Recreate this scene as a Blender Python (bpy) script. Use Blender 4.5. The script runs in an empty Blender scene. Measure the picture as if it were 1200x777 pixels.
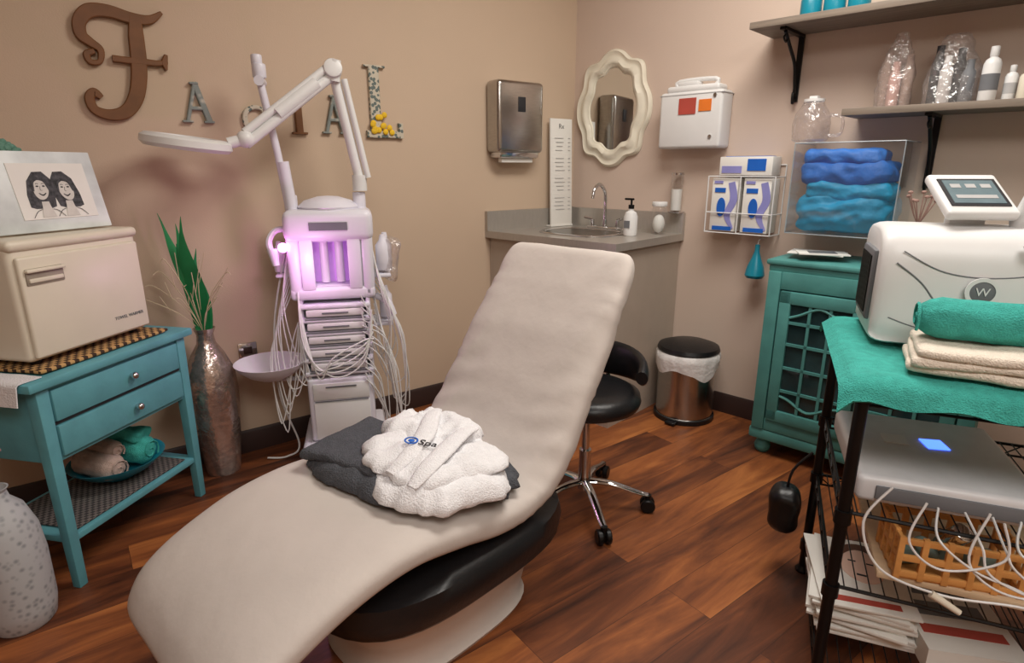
import bpy, bmesh, math, random
from mathutils import Vector, Matrix, Euler, noise
random.seed(7)
R=math.radians
# ---------------------------------------------------------------- materials
def lin(c):
    out=[]
    for v in c[:3]:
        v=v/255.0
        out.append(v/12.92 if v<=0.04045 else ((v+0.055)/1.055)**2.4)
    return (out[0],out[1],out[2],1.0)
MC={}
def M(name,col,rough=0.5,metal=0.0,var=0.08,scale=12.0,bump=0.0,bscale=None,trans=0.0,emit=None,estr=0.0,alpha=1.0,coat=0.0,stretch=None,ior=1.45):
    if name in MC: return MC[name]
    m=bpy.data.materials.new(name); m.use_nodes=True
    nt=m.node_tree; n=nt.nodes; l=nt.links
    b=n['Principled BSDF']
    tc=n.new('ShaderNodeTexCoord'); mp=n.new('ShaderNodeMapping')
    l.new(tc.outputs['Object'],mp.inputs['Vector'])
    if stretch: mp.inputs['Scale'].default_value=stretch
    nz=n.new('ShaderNodeTexNoise'); nz.inputs['Scale'].default_value=scale; nz.inputs['Detail'].default_value=5
    l.new(mp.outputs['Vector'],nz.inputs['Vector'])
    cr=n.new('ShaderNodeValToRGB')
    c=lin(col)
    cr.color_ramp.elements[0].position=0.3; cr.color_ramp.elements[1].position=0.7
    cr.color_ramp.elements[0].color=tuple(x*(1-var) for x in c[:3])+(1,)
    cr.color_ramp.elements[1].color=tuple(min(1,x*(1+var)) for x in c[:3])+(1,)
    l.new(nz.outputs['Fac'],cr.inputs['Fac']); l.new(cr.outputs['Color'],b.inputs['Base Color'])
    b.inputs['Roughness'].default_value=rough; b.inputs['Metallic'].default_value=metal
    b.inputs['IOR'].default_value=ior
    b.inputs['Transmission Weight'].default_value=trans
    b.inputs['Alpha'].default_value=alpha
    b.inputs['Coat Weight'].default_value=coat
    if emit:
        b.inputs['Emission Color'].default_value=lin(emit); b.inputs['Emission Strength'].default_value=estr
    if bump>0:
        bn=n.new('ShaderNodeTexNoise'); bn.inputs['Scale'].default_value=bscale or scale*4; bn.inputs['Detail'].default_value=4
        l.new(mp.outputs['Vector'],bn.inputs['Vector'])
        bp=n.new('ShaderNodeBump'); bp.inputs['Strength'].default_value=bump; bp.inputs['Distance'].default_value=0.01
        l.new(bn.outputs['Fac'],bp.inputs['Height']); l.new(bp.outputs['Normal'],b.inputs['Normal'])
    MC[name]=m; return m

def clear_mat(name,tint,gloss,rough=0.06,white=0.0,bump=0.0):
    # thin clear plastic: transparent + glossy (+ a little milky diffuse)
    m=bpy.data.materials.new(name); m.use_nodes=True
    nt=m.node_tree; n=nt.nodes; l=nt.links
    for x in list(n):
        if x.type!='OUTPUT_MATERIAL': n.remove(x)
    out=n['Material Output']
    tr=n.new('ShaderNodeBsdfTransparent'); tr.inputs['Color'].default_value=lin(tint)
    gl=n.new('ShaderNodeBsdfGlossy'); gl.inputs['Roughness'].default_value=rough; gl.inputs['Color'].default_value=(1,1,1,1)
    lw=n.new('ShaderNodeLayerWeight'); lw.inputs['Blend'].default_value=0.35
    ma=n.new('ShaderNodeMath'); ma.operation='MULTIPLY_ADD'; ma.inputs[1].default_value=gloss; ma.inputs[2].default_value=0.04
    l.new(lw.outputs['Facing'],ma.inputs[0])
    mx=n.new('ShaderNodeMixShader'); l.new(ma.outputs[0],mx.inputs[0]); l.new(tr.outputs[0],mx.inputs[1]); l.new(gl.outputs[0],mx.inputs[2])
    df=n.new('ShaderNodeBsdfDiffuse'); df.inputs['Color'].default_value=lin((235,232,232))
    m2=n.new('ShaderNodeMixShader'); m2.inputs[0].default_value=white
    l.new(mx.outputs[0],m2.inputs[1]); l.new(df.outputs[0],m2.inputs[2]); l.new(m2.outputs[0],out.inputs[0])
    if bump>0:
        tc=n.new('ShaderNodeTexCoord'); bn=n.new('ShaderNodeTexNoise'); bn.inputs['Scale'].default_value=35
        l.new(tc.outputs['Object'],bn.inputs['Vector'])
        bp=n.new('ShaderNodeBump'); bp.inputs['Strength'].default_value=bump; bp.inputs['Distance'].default_value=.02
        l.new(bn.outputs['Fac'],bp.inputs['Height']); l.new(bp.outputs['Normal'],gl.inputs['Normal']); l.new(bp.outputs['Normal'],lw.inputs['Normal'])
    return m

def floor_mat():
    m=bpy.data.materials.new('wood_plank_floor'); m.use_nodes=True
    nt=m.node_tree; n=nt.nodes; l=nt.links; b=n['Principled BSDF']
    tc=n.new('ShaderNodeTexCoord'); mp=n.new('ShaderNodeMapping'); mp.inputs['Rotation'].default_value=(0,0,R(-37))
    l.new(tc.outputs['Object'],mp.inputs['Vector'])
    br=n.new('ShaderNodeTexBrick'); br.inputs['Scale'].default_value=1.0
    br.inputs['Brick Width'].default_value=1.25; br.inputs['Row Height'].default_value=0.15
    br.inputs['Mortar Size'].default_value=0.0008; br.inputs['Mortar Smooth'].default_value=0.3
    br.offset=0.37; br.offset_frequency=2
    br.inputs['Color1'].default_value=(0,0,0,1); br.inputs['Color2'].default_value=(1,1,1,1); br.inputs['Mortar'].default_value=(0,0,0,1)
    l.new(mp.outputs['Vector'],br.inputs['Vector'])
    mp2=n.new('ShaderNodeMapping'); mp2.inputs['Scale'].default_value=(1.1,8,1)
    l.new(mp.outputs['Vector'],mp2.inputs['Vector'])
    ad=n.new('ShaderNodeVectorMath'); ad.operation='ADD'
    sc=n.new('ShaderNodeVectorMath'); sc.operation='SCALE'; sc.inputs['Scale'].default_value=7.0
    l.new(br.outputs['Color'],sc.inputs[0]); l.new(mp2.outputs['Vector'],ad.inputs[0]); l.new(sc.outputs['Vector'],ad.inputs[1])
    nz=n.new('ShaderNodeTexNoise'); nz.inputs['Scale'].default_value=1.5; nz.inputs['Detail'].default_value=8; nz.inputs['Roughness'].default_value=0.62; nz.inputs['Distortion'].default_value=0.7
    l.new(ad.outputs['Vector'],nz.inputs['Vector'])
    mx=n.new('ShaderNodeMath'); mx.operation='MULTIPLY_ADD'
    sep=n.new('ShaderNodeSeparateColor'); l.new(br.outputs['Color'],sep.inputs['Color'])
    l.new(sep.outputs['Red'],mx.inputs[0]); mx.inputs[1].default_value=0.26
    sb=n.new('ShaderNodeMath'); sb.operation='SUBTRACT'; l.new(nz.outputs['Fac'],sb.inputs[0]); sb.inputs[1].default_value=0.12
    l.new(sb.outputs['Value'],mx.inputs[2])
    cr=n.new('ShaderNodeValToRGB'); e=cr.color_ramp.elements
    e[0].position=0.25; e[0].color=lin((58,32,22)); e[1].position=0.8; e[1].color=lin((186,118,64))
    x=e.new(0.42); x.color=lin((100,56,34)); x=e.new(0.6); x.color=lin((144,84,46))
    l.new(mx.outputs['Value'],cr.inputs['Fac'])
    mm=n.new('ShaderNodeMix'); mm.data_type='RGBA'; l.new(br.outputs['Fac'],mm.inputs['Factor'])
    l.new(cr.outputs['Color'],mm.inputs['A']); mm.inputs['B'].default_value=lin((56,32,22))
    l.new(mm.outputs['Result'],b.inputs['Base Color'])
    b.inputs['Roughness'].default_value=0.42; b.inputs['Specular IOR Level'].default_value=.4
    bp=n.new('ShaderNodeBump'); bp.inputs['Strength'].default_value=0.08; l.new(nz.outputs['Fac'],bp.inputs['Height']); l.new(bp.outputs['Normal'],b.inputs['Normal'])
    return m

def check_mat(name,c1,c2,scale,rough=0.6,kind='checker'):
    m=bpy.data.materials.new(name); m.use_nodes=True
    nt=m.node_tree; n=nt.nodes; l=nt.links; b=n['Principled BSDF']
    tc=n.new('ShaderNodeTexCoord')
    if kind=='checker':
        t=n.new('ShaderNodeTexChecker'); t.inputs['Scale'].default_value=scale
        t.inputs['Color1'].default_value=lin(c1); t.inputs['Color2'].default_value=lin(c2)
        l.new(tc.outputs['Object'],t.inputs['Vector']); l.new(t.outputs['Color'],b.inputs['Base Color'])
    else:
        t=n.new('ShaderNodeTexVoronoi'); t.inputs['Scale'].default_value=scale
        l.new(tc.outputs['Object'],t.inputs['Vector'])
        cr=n.new('ShaderNodeValToRGB'); cr.color_ramp.interpolation='CONSTANT' if kind=='spots' else 'LINEAR'
        cr.color_ramp.elements[0].color=lin(c1); cr.color_ramp.elements[1].color=lin(c2); cr.color_ramp.elements[1].position=0.45
        l.new(t.outputs['Distance'],cr.inputs['Fac']); l.new(cr.outputs['Color'],b.inputs['Base Color'])
    b.inputs['Roughness'].default_value=rough
    return m

WALL=M('wall_paint',(199,177,154),0.75,var=0.02,scale=2,bump=0.08,bscale=220)
WALLR=M('wall_paint_right',(205,185,170),0.75,var=0.02,scale=2,bump=0.08,bscale=220)
CEIL=M('ceiling_paint',(228,222,212),0.9)
BASE=M('baseboard_vinyl',(52,34,30),0.5)
FLOOR=floor_mat()
TEAL=M('teal_paint',(92,156,166),0.55,var=0.12,scale=9,bump=0.1,bscale=30)
TEALD=M('teal_paint_cabinet',(76,140,136),0.5,var=0.15,scale=9,bump=0.1,bscale=30)
TEALT=M('teal_towel',(66,176,164),0.95,var=0.14,scale=60,bump=0.7,bscale=350)
WHITE=M('white_plastic',(222,222,221),0.35,var=0.02)
CREAM=M('cream_enamel',(220,212,194),0.35,var=0.02)
LAV=M('machine_plastic',(220,218,228),0.35,var=0.02)
CHROME=M('chrome',(210,210,212),0.12,1.0,var=0.02)
STEEL=M('brushed_steel',(180,177,173),0.24,1.0,var=0.1,scale=30,stretch=(1,1,12))
BLACK=M('black_vinyl',(20,20,22),0.38,var=0.1,bump=0.1,bscale=60)
BLKM=M('black_metal',(14,13,14),0.4,0.3,var=0.1)
SHEET=M('fitted_sheet',(194,185,178),0.85,var=0.03,scale=8,bump=0.25,bscale=16)
CHBASE=M('chair_base_gloss',(206,200,194),0.3,var=0.02)
ROBE=M('terry_white',(232,231,233),0.95,var=0.04,scale=80,bump=0.5,bscale=260)
GRAYT=M('gray_towel',(80,82,88),0.97,var=0.15,scale=80,bump=0.8,bscale=260)
LAM=M('counter_steel_laminate',(178,172,164),0.28,0.45,var=0.04,scale=20,stretch=(1,6,1))
CABF=M('taupe_cabinet',(174,160,146),0.5,var=0.03)
CLEAR=clear_mat('clear_acrylic',(250,251,252),0.35,0.05,0.008)
EDGE=M('acrylic_edge',(205,218,225),0.2,alpha=.6)
BAG=clear_mat('clear_bag',(246,243,242),0.6,0.15,0.08,bump=0.9)
GLASSD=M('cabinet_glass',(40,62,64),0.08,var=0.5,scale=6)
MIRROR=M('mirror_glass',(225,228,228),0.02,1.0,var=0.0)
IVORY=M('ivory_frame',(226,220,202),0.5,var=0.05,scale=20)
BLUEF=M('blue_drape_plastic',(44,118,204),0.55,var=0.12,scale=14,bump=0.4,bscale=50)
AQUAF=M('aqua_drape_plastic',(30,160,204),0.5,var=0.12,scale=14,bump=0.4,bscale=50)
WOODL=M('light_wood',(222,160,92),0.5,var=0.12,scale=5,stretch=(1,10,10))
SHELFW=M('shelf_graywood',(128,116,104),0.6,var=0.2,scale=5,stretch=(1,12,12))
BOARD=M('maple_board',(216,190,156),0.5,var=0.1,scale=5,stretch=(1,8,8))
PAPER=M('paper',(228,226,220),0.7,var=0.02)
RED=M('red_label',(176,74,62),0.6); ORG=M('orange_label',(226,120,40),0.6)
BLUE=M('blue_print',(24,96,190),0.5); PURP=M('lavender_print',(140,140,200),0.5)
GREYP=M('gray_print',(110,112,116),0.6); DARKP=M('dark_print',(38,38,42),0.6)
LGREY=M('light_gray_print',(176,176,176),0.6)
BRONZE=M('bronze_letter',(116,76,44),0.5,var=0.15,scale=20)
GREEN=M('leaf_green',(30,130,76),0.45,var=0.3,scale=8)
TEALPL=M('teal_plastic',(24,130,152),0.3)
DRY=M('dried_twig',(150,120,110),0.8); PINKD=M('dried_pink_buds',(170,130,132),0.8)
SILV=M('hammered_silver',(200,186,178),0.2,0.85,var=0.2,scale=60,bump=0.4,bscale=45)
GRAYV=check_mat('gray_mosaic',(120,124,128),(176,178,180),55,0.5,'vor')
MAT_W=check_mat('woven_mat',(60,40,26),(190,150,96),70,0.9)
MAT_D=check_mat('dark_woven_mat',(52,50,50),(104,98,94),90,0.9)
LETP=check_mat('patterned_letter',(210,202,188),(130,138,134),42,0.6,'vor')
LETP2=check_mat('patterned_letter_dark',(96,108,104),(196,188,170),60,0.6,'spots')
MARB=M('marble_frame',(212,218,218),0.4,var=0.2,scale=9)
MAUVE=M('mauve_towel',(182,160,148),0.95,var=0.1,scale=60,bump=0.5,bscale=300)
UV=M('uv_glow',(225,190,245),0.5,emit=(214,120,240),estr=0.2)
UVB=M('uv_bulb',(255,170,255),0.5,emit=(255,130,235),estr=10)
BLUEL=M('blue_led',(80,120,255),0.5,emit=(70,110,255),estr=3)
SCR=M('screen_face',(96,112,116),0.25,emit=(150,175,185),estr=0.15,var=0.15,scale=20)
SKIN=M('magazine_portrait',(232,198,182),0.5,var=0.05)
YEL=M('yellow_flower',(232,190,40),0.7)
DOORM=M('door_brown',(92,44,34),0.45,var=0.15,stretch=(8,8,1),scale=3)

# ---------------------------------------------------------------- geometry
def cr_path(pts,n,closed=False):
    P=[Vector(p) for p in pts]
    if n<=1 or len(P)<3: return P
    out=[]; L=len(P)
    rng=range(L) if closed else range(L-1)
    for i in rng:
        if closed: p0,p1,p2,p3=P[(i-1)%L],P[i],P[(i+1)%L],P[(i+2)%L]
        else: p0=P[max(i-1,0)];p1=P[i];p2=P[i+1];p3=P[min(i+2,L-1)]
        for k in range(n):
            t=k/n
            out.append(0.5*((2*p1)+(-p0+p2)*t+(2*p0-5*p1+4*p2-p3)*t*t+(-p0+3*p1-3*p2+p3)*t**3))
    if not closed: out.append(P[-1])
    return out

def root(name,loc=(0,0,0),rz=0.0,rot=None):
    e=bpy.data.objects.new(name,None); e.empty_display_size=0.1
    e.location=loc; e.rotation_euler=rot if rot else (0,0,R(rz))
    bpy.context.scene.collection.objects.link(e); return e

class B:
    def __init__(s): s.bm=bmesh.new()
    def merge(s,t,Mx=None):
        if Mx is not None: bmesh.ops.transform(t,matrix=Mx,verts=t.verts)
        me=bpy.data.meshes.new('t'); t.to_mesh(me); t.free(); s.bm.from_mesh(me); bpy.data.meshes.remove(me)
    def mx(s,c,rot): return Matrix.Translation(Vector(c))@Euler(tuple(R(a) for a in rot)).to_matrix().to_4x4()
    def box(s,c,sz,rot=(0,0,0),bev=0.0,seg=2,taper=None):
        t=bmesh.new(); bmesh.ops.create_cube(t,size=1.0)
        for v in t.verts:
            v.co=Vector((v.co.x*sz[0],v.co.y*sz[1],v.co.z*sz[2]))
            if taper and v.co.z<0: v.co.x*=taper; v.co.y*=taper
        if bev>0: bmesh.ops.bevel(t,geom=list(t.edges),offset=min(bev,min(sz)*0.49),segments=seg,profile=0.5,affect='EDGES')
        s.merge(t,s.mx(c,rot)); return s
    def cyl(s,c,r,h,rot=(0,0,0),seg=28,r2=None,bev=0):
        r2=r if r2 is None else r2
        prof=[(0,-h/2),(r,-h/2),(r2,h/2),(0,h/2)]
        if bev: prof=[(0,-h/2),(r-bev,-h/2),(r-bev*.3,-h/2+bev*.3),(r,-h/2+bev),(r2,h/2-bev),(r2-bev*.3,h/2-bev*.3),(r2-bev,h/2),(0,h/2)]
        return s.lathe(prof,c,rot,seg)
    def lathe(s,prof,c=(0,0,0),rot=(0,0,0),seg=32,scl=(1,1)):
        t=bmesh.new(); rings=[]
        for r,z in prof:
            if r<=1e-6: rings.append([t.verts.new((0,0,z))])
            else: rings.append([t.verts.new((r*math.cos(2*math.pi*k/seg)*scl[0],r*math.sin(2*math.pi*k/seg)*scl[1],z)) for k in range(seg)])
        for a,b in zip(rings,rings[1:]):
            for k in range(seg):
                k2=(k+1)%seg
                if len(a)==1 and len(b)==1: continue
                if len(a)==1: t.faces.new((a[0],b[k2],b[k]))
                elif len(b)==1: t.faces.new((a[k],a[k2],b[0]))
                else: t.faces.new((a[k],a[k2],b[k2],b[k]))
        s.merge(t,s.mx(c,rot)); return s
    def sph(s,c,r,scl=(1,1,1),rot=(0,0,0),seg=20):
        t=bmesh.new(); bmesh.ops.create_uvsphere(t,u_segments=seg,v_segments=max(8,seg//2),radius=r)
        for v in t.verts: v.co=Vector((v.co.x*scl[0],v.co.y*scl[1],v.co.z*scl[2]))
        s.merge(t,s.mx(c,rot)); return s
    def tube(s,pts,r,seg=8,n=1,closed=False,flat=1.0):
        P=cr_path(pts,n,closed)
        N=len(P); rr=r if isinstance(r,(list,tuple)) else None
        t=bmesh.new(); rings=[]
        d0=(P[1]-P[0]).normalized(); up=Vector((0,0,1)) if abs(d0.z)<0.9 else Vector((1,0,0))
        u=d0.cross(up).normalized()
        for i,p in enumerate(P):
            if closed: d=(P[(i+1)%N]-P[i-1])
            else: d=(P[min(i+1,N-1)]-P[max(i-1,0)])
            if d.length<1e-9: d=d0
            d=d.normalized(); u=(u-d*u.dot(d))
            u=u.normalized() if u.length>1e-6 else d.orthogonal().normalized()
            w=d.cross(u)
            if rr:
                x=i/(N-1)*(len(rr)-1); a=int(min(x,len(rr)-2)); ra=rr[a]+(rr[a+1]-rr[a])*(x-a)
            else: ra=r
            rings.append([t.verts.new(p+u*math.cos(2*math.pi*k/seg)*ra+w*math.sin(2*math.pi*k/seg)*ra*flat) for k in range(seg)])
        M2=N if closed else N-1
        for i in range(M2):
            a=rings[i]; b=rings[(i+1)%N]
            for k in range(seg): t.faces.new((a[k],a[(k+1)%seg],b[(k+1)%seg],b[k]))
        if not closed: t.faces.new(rings[0][::-1]); t.faces.new(rings[-1])
        s.merge(t); return s
    def loft(s,rings,cap=True,Mx=None,closed=False):
        t=bmesh.new(); RR=[[t.verts.new(p) for p in r] for r in rings]; n=len(rings[0])
        m=len(RR) if closed else len(RR)-1
        for i in range(m):
            a=RR[i]; b=RR[(i+1)%len(RR)]
            for k in range(n): t.faces.new((a[k],a[(k+1)%n],b[(k+1)%n],b[k]))
        if cap and not closed: t.faces.new(RR[0][::-1]); t.faces.new(RR[-1])
        s.merge(t,Mx); return s
    def ribbon(s,pts,widths,d,y0=0,n=1):
        P=cr_path([(p[0],0,p[1]) for p in pts],n); N=len(P); rings=[]
        for i,p in enumerate(P):
            dd=(P[min(i+1,N-1)]-P[max(i-1,0)]).normalized(); nn=Vector((-dd.z,0,dd.x))
            x=i/(N-1)*(len(widths)-1); a=int(min(x,len(widths)-2)) if len(widths)>1 else 0
            w=widths[a]+((widths[a+1]-widths[a])*(x-a) if len(widths)>1 else 0); w/=2
            b=min(0.003,w*0.4,d*.4)
            q=[p+nn*w+Vector((0,y0,0)),p+nn*w+Vector((0,y0-d+b,0)),p+nn*(w-b)+Vector((0,y0-d,0)),p-nn*(w-b)+Vector((0,y0-d,0)),p-nn*w+Vector((0,y0-d+b,0)),p-nn*w+Vector((0,y0,0))]
            rings.append(q)
        return s.loft(rings)
    def poly(s,pts,d,y0=0):
        # polygon in xz extruded along -y
        return s.loft([[Vector((p[0],y0,p[1])) for p in pts],[Vector((p[0],y0-d,p[1])) for p in pts]])
    def cloth(s,c,sz,rot=(0,0,0),r=0.02,amp=0.006,freq=9,seed=0,cuts=16,sag=None):
        t=bmesh.new(); bmesh.ops.create_cube(t,size=1.0)
        bmesh.ops.subdivide_edges(t,edges=list(t.edges),cuts=cuts,use_grid_fill=True)
        h=Vector(sz)/2; rr=min(r,min(h)*0.98)
        for v in t.verts:
            p=Vector((v.co.x*sz[0],v.co.y*sz[1],v.co.z*sz[2]))
            q=Vector([max(-(h[i]-rr),min(h[i]-rr,p[i])) for i in range(3)])
            dlt=p-q
            if dlt.length>1e-6: p=q+dlt.normalized()*rr
            o=Vector((seed*3.1,seed*1.7,seed*.9))
            nv=noise.noise_vector(p*freq+o)
            p=p+Vector((nv.x,nv.y,nv.z*0.8))*amp+noise.noise_vector(p*freq*3+o)*amp*0.3
            if sag: p.z+=sag(p.x,p.y)
            v.co=p
        s.merge(t,s.mx(c,rot)); return s
    def sheet(s,fn,nu,nv,th=0.004,Mx=None):
        t=bmesh.new(); G=[[t.verts.new(fn(i/nu,j/nv)) for j in range(nv+1)] for i in range(nu+1)]
        for i in range(nu):
            for j in range(nv): t.faces.new((G[i][j],G[i+1][j],G[i+1][j+1],G[i][j+1]))
        bmesh.ops.recalc_face_normals(t,faces=list(t.faces))
        bmesh.ops.solidify(t,geom=list(t.faces),thickness=th)
        s.merge(t,Mx); return s
    def mound(s,c,a,b_,h,rot=(0,0,0),seed=0,n=3.5,ridge=.012,freq=9,rag=.02):
        # draped crumpled fabric pile: polar height field with creases
        o=Vector((seed*2.3,seed*5.1,seed)); rings=[]; NN=96
        rs=[.02,.1,.2,.3,.4,.5,.6,.7,.78,.85,.91,.95,.98,1.0,1.0,.97,.9]
        for i,q in enumerate(rs):
            ring=[]
            for k in range(NN):
                t=2*math.pi*k/NN; cc,ss=math.cos(t),math.sin(t); kk=(abs(cc)**n+abs(ss)**n)**(-1/n)
                rg=1+rag/a*noise.noise(Vector((cc*2.2,ss*2.2,seed)))+.4*rag/a*noise.noise(Vector((cc*7,ss*7,seed)))
                x=cc*kk*a*q*rg; y=ss*kk*b_*q*rg
                if i<13: z=h*(1-q**7)**.5 if q<1 else 0
                else: z=[h*.18,0.004,0,0][i-13]
                nz=noise.noise(Vector((x*freq,y*freq*1.4,0))+o); n2=noise.noise(Vector((x*freq*2.3+y*6,y*freq*2.1,3))+o)
                cre=(1-abs(nz)*3.0); cre=max(-.6,cre)
                if i<14: z+= (cre*ridge+n2*ridge*.7)*(1 if q<.9 else .6)
                v=Vector((x,y,max(z,0.0))); 
                if i in (10,11,12,13): v+=noise.noise_vector(Vector((x*20,y*20,z*30))+o)*.005
                ring.append(v)
            rings.append(ring)
        return s.loft(rings,Mx=s.mx(c,rot))
    def done(s,name,parent,mat,sharp=38,loc=(0,0,0),rot=(0,0,0)):
        bm=s.bm; bmesh.ops.recalc_face_normals(bm,faces=list(bm.faces))
        a=R(sharp)
        for f in bm.faces: f.smooth=True
        for e in bm.edges:
            if len(e.link_faces)==2:
                try: e.smooth = e.calc_face_angle()<a
                except Exception: pass
        me=bpy.data.meshes.new(name); bm.to_mesh(me); bm.free()
        me.materials.append(mat)
        o=bpy.data.objects.new(name,me); bpy.context.scene.collection.objects.link(o)
        if parent: o.parent=parent
        o.location=loc; o.rotation_euler=tuple(R(x) for x in rot)
        return o
def text(name,st,size,parent,loc,rot,mat,ext=0.0006,align='CENTER'):
    cu=bpy.data.curves.new('txt','FONT'); cu.body=st; cu.size=size; cu.extrude=ext; cu.align_x=align; cu.align_y='CENTER'
    o=bpy.data.objects.new('txt',cu); bpy.context.scene.collection.objects.link(o)
    bpy.context.view_layer.update()
    dg=bpy.context.evaluated_depsgraph_get()
    me=bpy.data.meshes.new_from_object(o.evaluated_get(dg)); bpy.data.objects.remove(o)
    me.name=name; me.materials.clear(); me.materials.append(mat)
    ob=bpy.data.objects.new(name,me); bpy.context.scene.collection.objects.link(ob)
    ob.parent=parent; ob.location=loc; ob.rotation_euler=tuple(R(x) for x in rot); return ob

# ---------------------------------------------------------------- room
C=Vector((0.346,3.480,0)); A=Vector((-0.799,-0.602,0)); NL=Vector((0.602,-0.799,0))
Bv=Vector((0.723,-0.691,0)); NR=Vector((-0.691,-0.723,0))
LROT=37.0; RROT=-43.7
def WL(s,d,z): return C+A*s+NL*d+Vector((0,0,z))
def WR(s,d,z): return C+Bv*s+NR*d+Vector((0,0,z))
LE=C+A*4.6; RE=C+Bv*4.4; BK=Vector((0.3,-2.7,0)); HT=2.6
def wall(name,p,q,mat,th=0.1):
    d=(q-p); n=Vector((d.y,-d.x,0)).normalized()
    mid=(p+q)/2
    if n.dot(mid-Vector((0,.8,0)))<0: n=-n
    lo=[p,q,q+n*th,p+n*th]
    return B().loft([[Vector((v.x,v.y,0)) for v in lo],[Vector((v.x,v.y,HT)) for v in lo]]).done(name,None,mat)
wall('wall_left',LE,C,WALL); wall('wall_right',C,RE,WALLR); wall('wall_rear_right',RE,BK,WALL); wall('wall_rear_left',BK,LE,WALL)
poly=[LE,C,RE,BK]
cen=sum(poly,Vector())/4
big=[v+(v-cen).normalized()*0.12 for v in poly]
B().loft([[Vector((v.x,v.y,-0.05)) for v in big],[Vector((v.x,v.y,0)) for v in big]]).done('floor',None,FLOOR)
B().loft([[Vector((v.x,v.y,HT)) for v in big],[Vector((v.x,v.y,HT+0.05)) for v in big]]).done('ceiling',None,CEIL)
def baseb(name,p,q,n):
    a=[p,q,q+n*0.012,p+n*0.012]
    B().loft([[Vector((v.x,v.y,0)) for v in a],[Vector((v.x,v.y,0.09)) for v in a],[Vector((v.x,v.y,0.1)) for v in [p,q,q+n*0.006,p+n*0.006]]]).done(name,None,BASE)
baseb('baseboard_left',WL(0.62,0,0),LE,NL); baseb('baseboard_right',WR(0.725,0,0),RE,NR)
dv=(BK-LE).normalized(); dn=Vector((-dv.y,dv.x,0))
if dn.dot(Vector((0,.8,0))-LE)<0: dn=-dn
dr=root('door_1',LE+dv*2.0+dn*0.034,math.degrees(math.atan2(dv.y,dv.x)))
B().box((0,0,1.02),(0.9,0.04,2.04),bev=.004).done('slab',dr,DOORM)
B().box((-.49,0,1.04),(0.08,0.06,2.08)).box((.49,0,1.04),(0.08,0.06,2.08)).box((0,0,2.11),(1.06,0.06,0.08)).done('casing',dr,BASE)
B().sph((.38,.05,1.0),.03).sph((.38,-.05,1.0),.03).done('knob',dr,CHROME)

# ---------------------------------------------------------------- wall letters
def letter(nm,sx0,sx1,z0,z1,strokes,mat,d=0.015,n=1,unit=True):
    s=(sx0+sx1)/2; w=abs(sx0-sx1); h=z1-z0
    r=root(nm,WL(s,0.002,z0),LROT)
    b=B()
    for i,(pts,ws) in enumerate(strokes):
        k=n if len(pts)>2 else 1
        b.ribbon([((p[0]-.5)*w,p[1]*h) for p in pts],[x*h for x in ws],d+i*0.0006,0,k)
    b.done('letter_body',r,mat); return r
letter('decorative_letter',2.235,1.968,1.363,1.724,[
 ([(.16,.585),(.075,.555),(.10,.49),(.20,.50),(.225,.60),(.13,.66),(.05,.72),(.06,.83),(.18,.925),(.38,.94),(.62,.905),(.82,.91),(.97,.985)],[.045,.06,.05,.045,.06,.08,.10,.11,.12,.11,.10,.08,.03]),
 ([(.66,.92),(.64,.75),(.63,.58),(.60,.38),(.53,.20),(.40,.07),(.22,.03),(.06,.07),(.02,.17),(.08,.225),(.15,.18)],[.10,.13,.135,.135,.13,.12,.10,.08,.08,.08,.05]),
 ([(.34,.535),(.50,.53),(.66,.53),(.82,.525),(.93,.54)],[.06,.06,.06,.055,.04]),
 ([(.93,.47),(.92,.535),(.95,.61)],[.02,.06,.03]),
],BRONZE,0.02,8)
SA=[([(.16,.02),(.52,1.0)],[.09,.09]),([(.50,1.0),(.86,.02)],[.15,.15]),([(.27,.36),(.74,.36)],[.09,.09]),([(0,.025),(.32,.025)],[.05,.05]),([(.68,.025),(1,.025)],[.05,.05]),([(.35,.975),(.62,.975)],[.05,.05])]
letter('decorative_letter',1.956,1.85,1.36,1.50,SA,LETP)
letter('decorative_letter',1.753,1.654,1.33,1.43,[([(.85,.72),(.80,.90),(.5,.95),(.22,.78),(.14,.5),(.22,.22),(.5,.06),(.78,.12),(.92,.28)],[.10,.14,.16,.18,.20,.20,.17,.12,.05]),([(.9,.62),(.9,.95)],[.06,.06])],LETP2,n=5)
letter('decorative_letter',1.562,1.50,1.33,1.474,[([(.5,0),(.5,1)],[.2,.2]),([(0,.03),(1,.03)],[.06,.06]),([(0,.97),(1,.97)],[.06,.06])],BRONZE)
letter('decorative_letter',1.435,1.325,1.337,1.49,SA,LETP)
lr=letter('decorative_letter',1.238,1.064,1.326,1.624,[([(.26,0),(.26,1)],[.16,.16]),([(0,.985),(.56,.985)],[.03,.03]),([(0,.05),(1,.05)],[.10,.10]),([(.94,.0),(.94,.22)],[.07,.07])],LETP2)
b=B()
for i in range(14):
    b.sph((random.uniform(-.065,.03),-.02,random.uniform(.02,.10)),.013,(1,.5,1),seg=10)
b.done('flowers',lr,YEL)
r=root('power_outlet',WL(1.833,0.001,0.43),LROT)
B().box((0,-.004,0),(.075,.008,.118),bev=.004).done('plate',r,CHROME)
B().box((0,-.009,.026),(.034,.006,.03),bev=.004).box((0,-.009,-.026),(.034,.006,.03),bev=.004).done('sockets',r,BASE)

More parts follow.
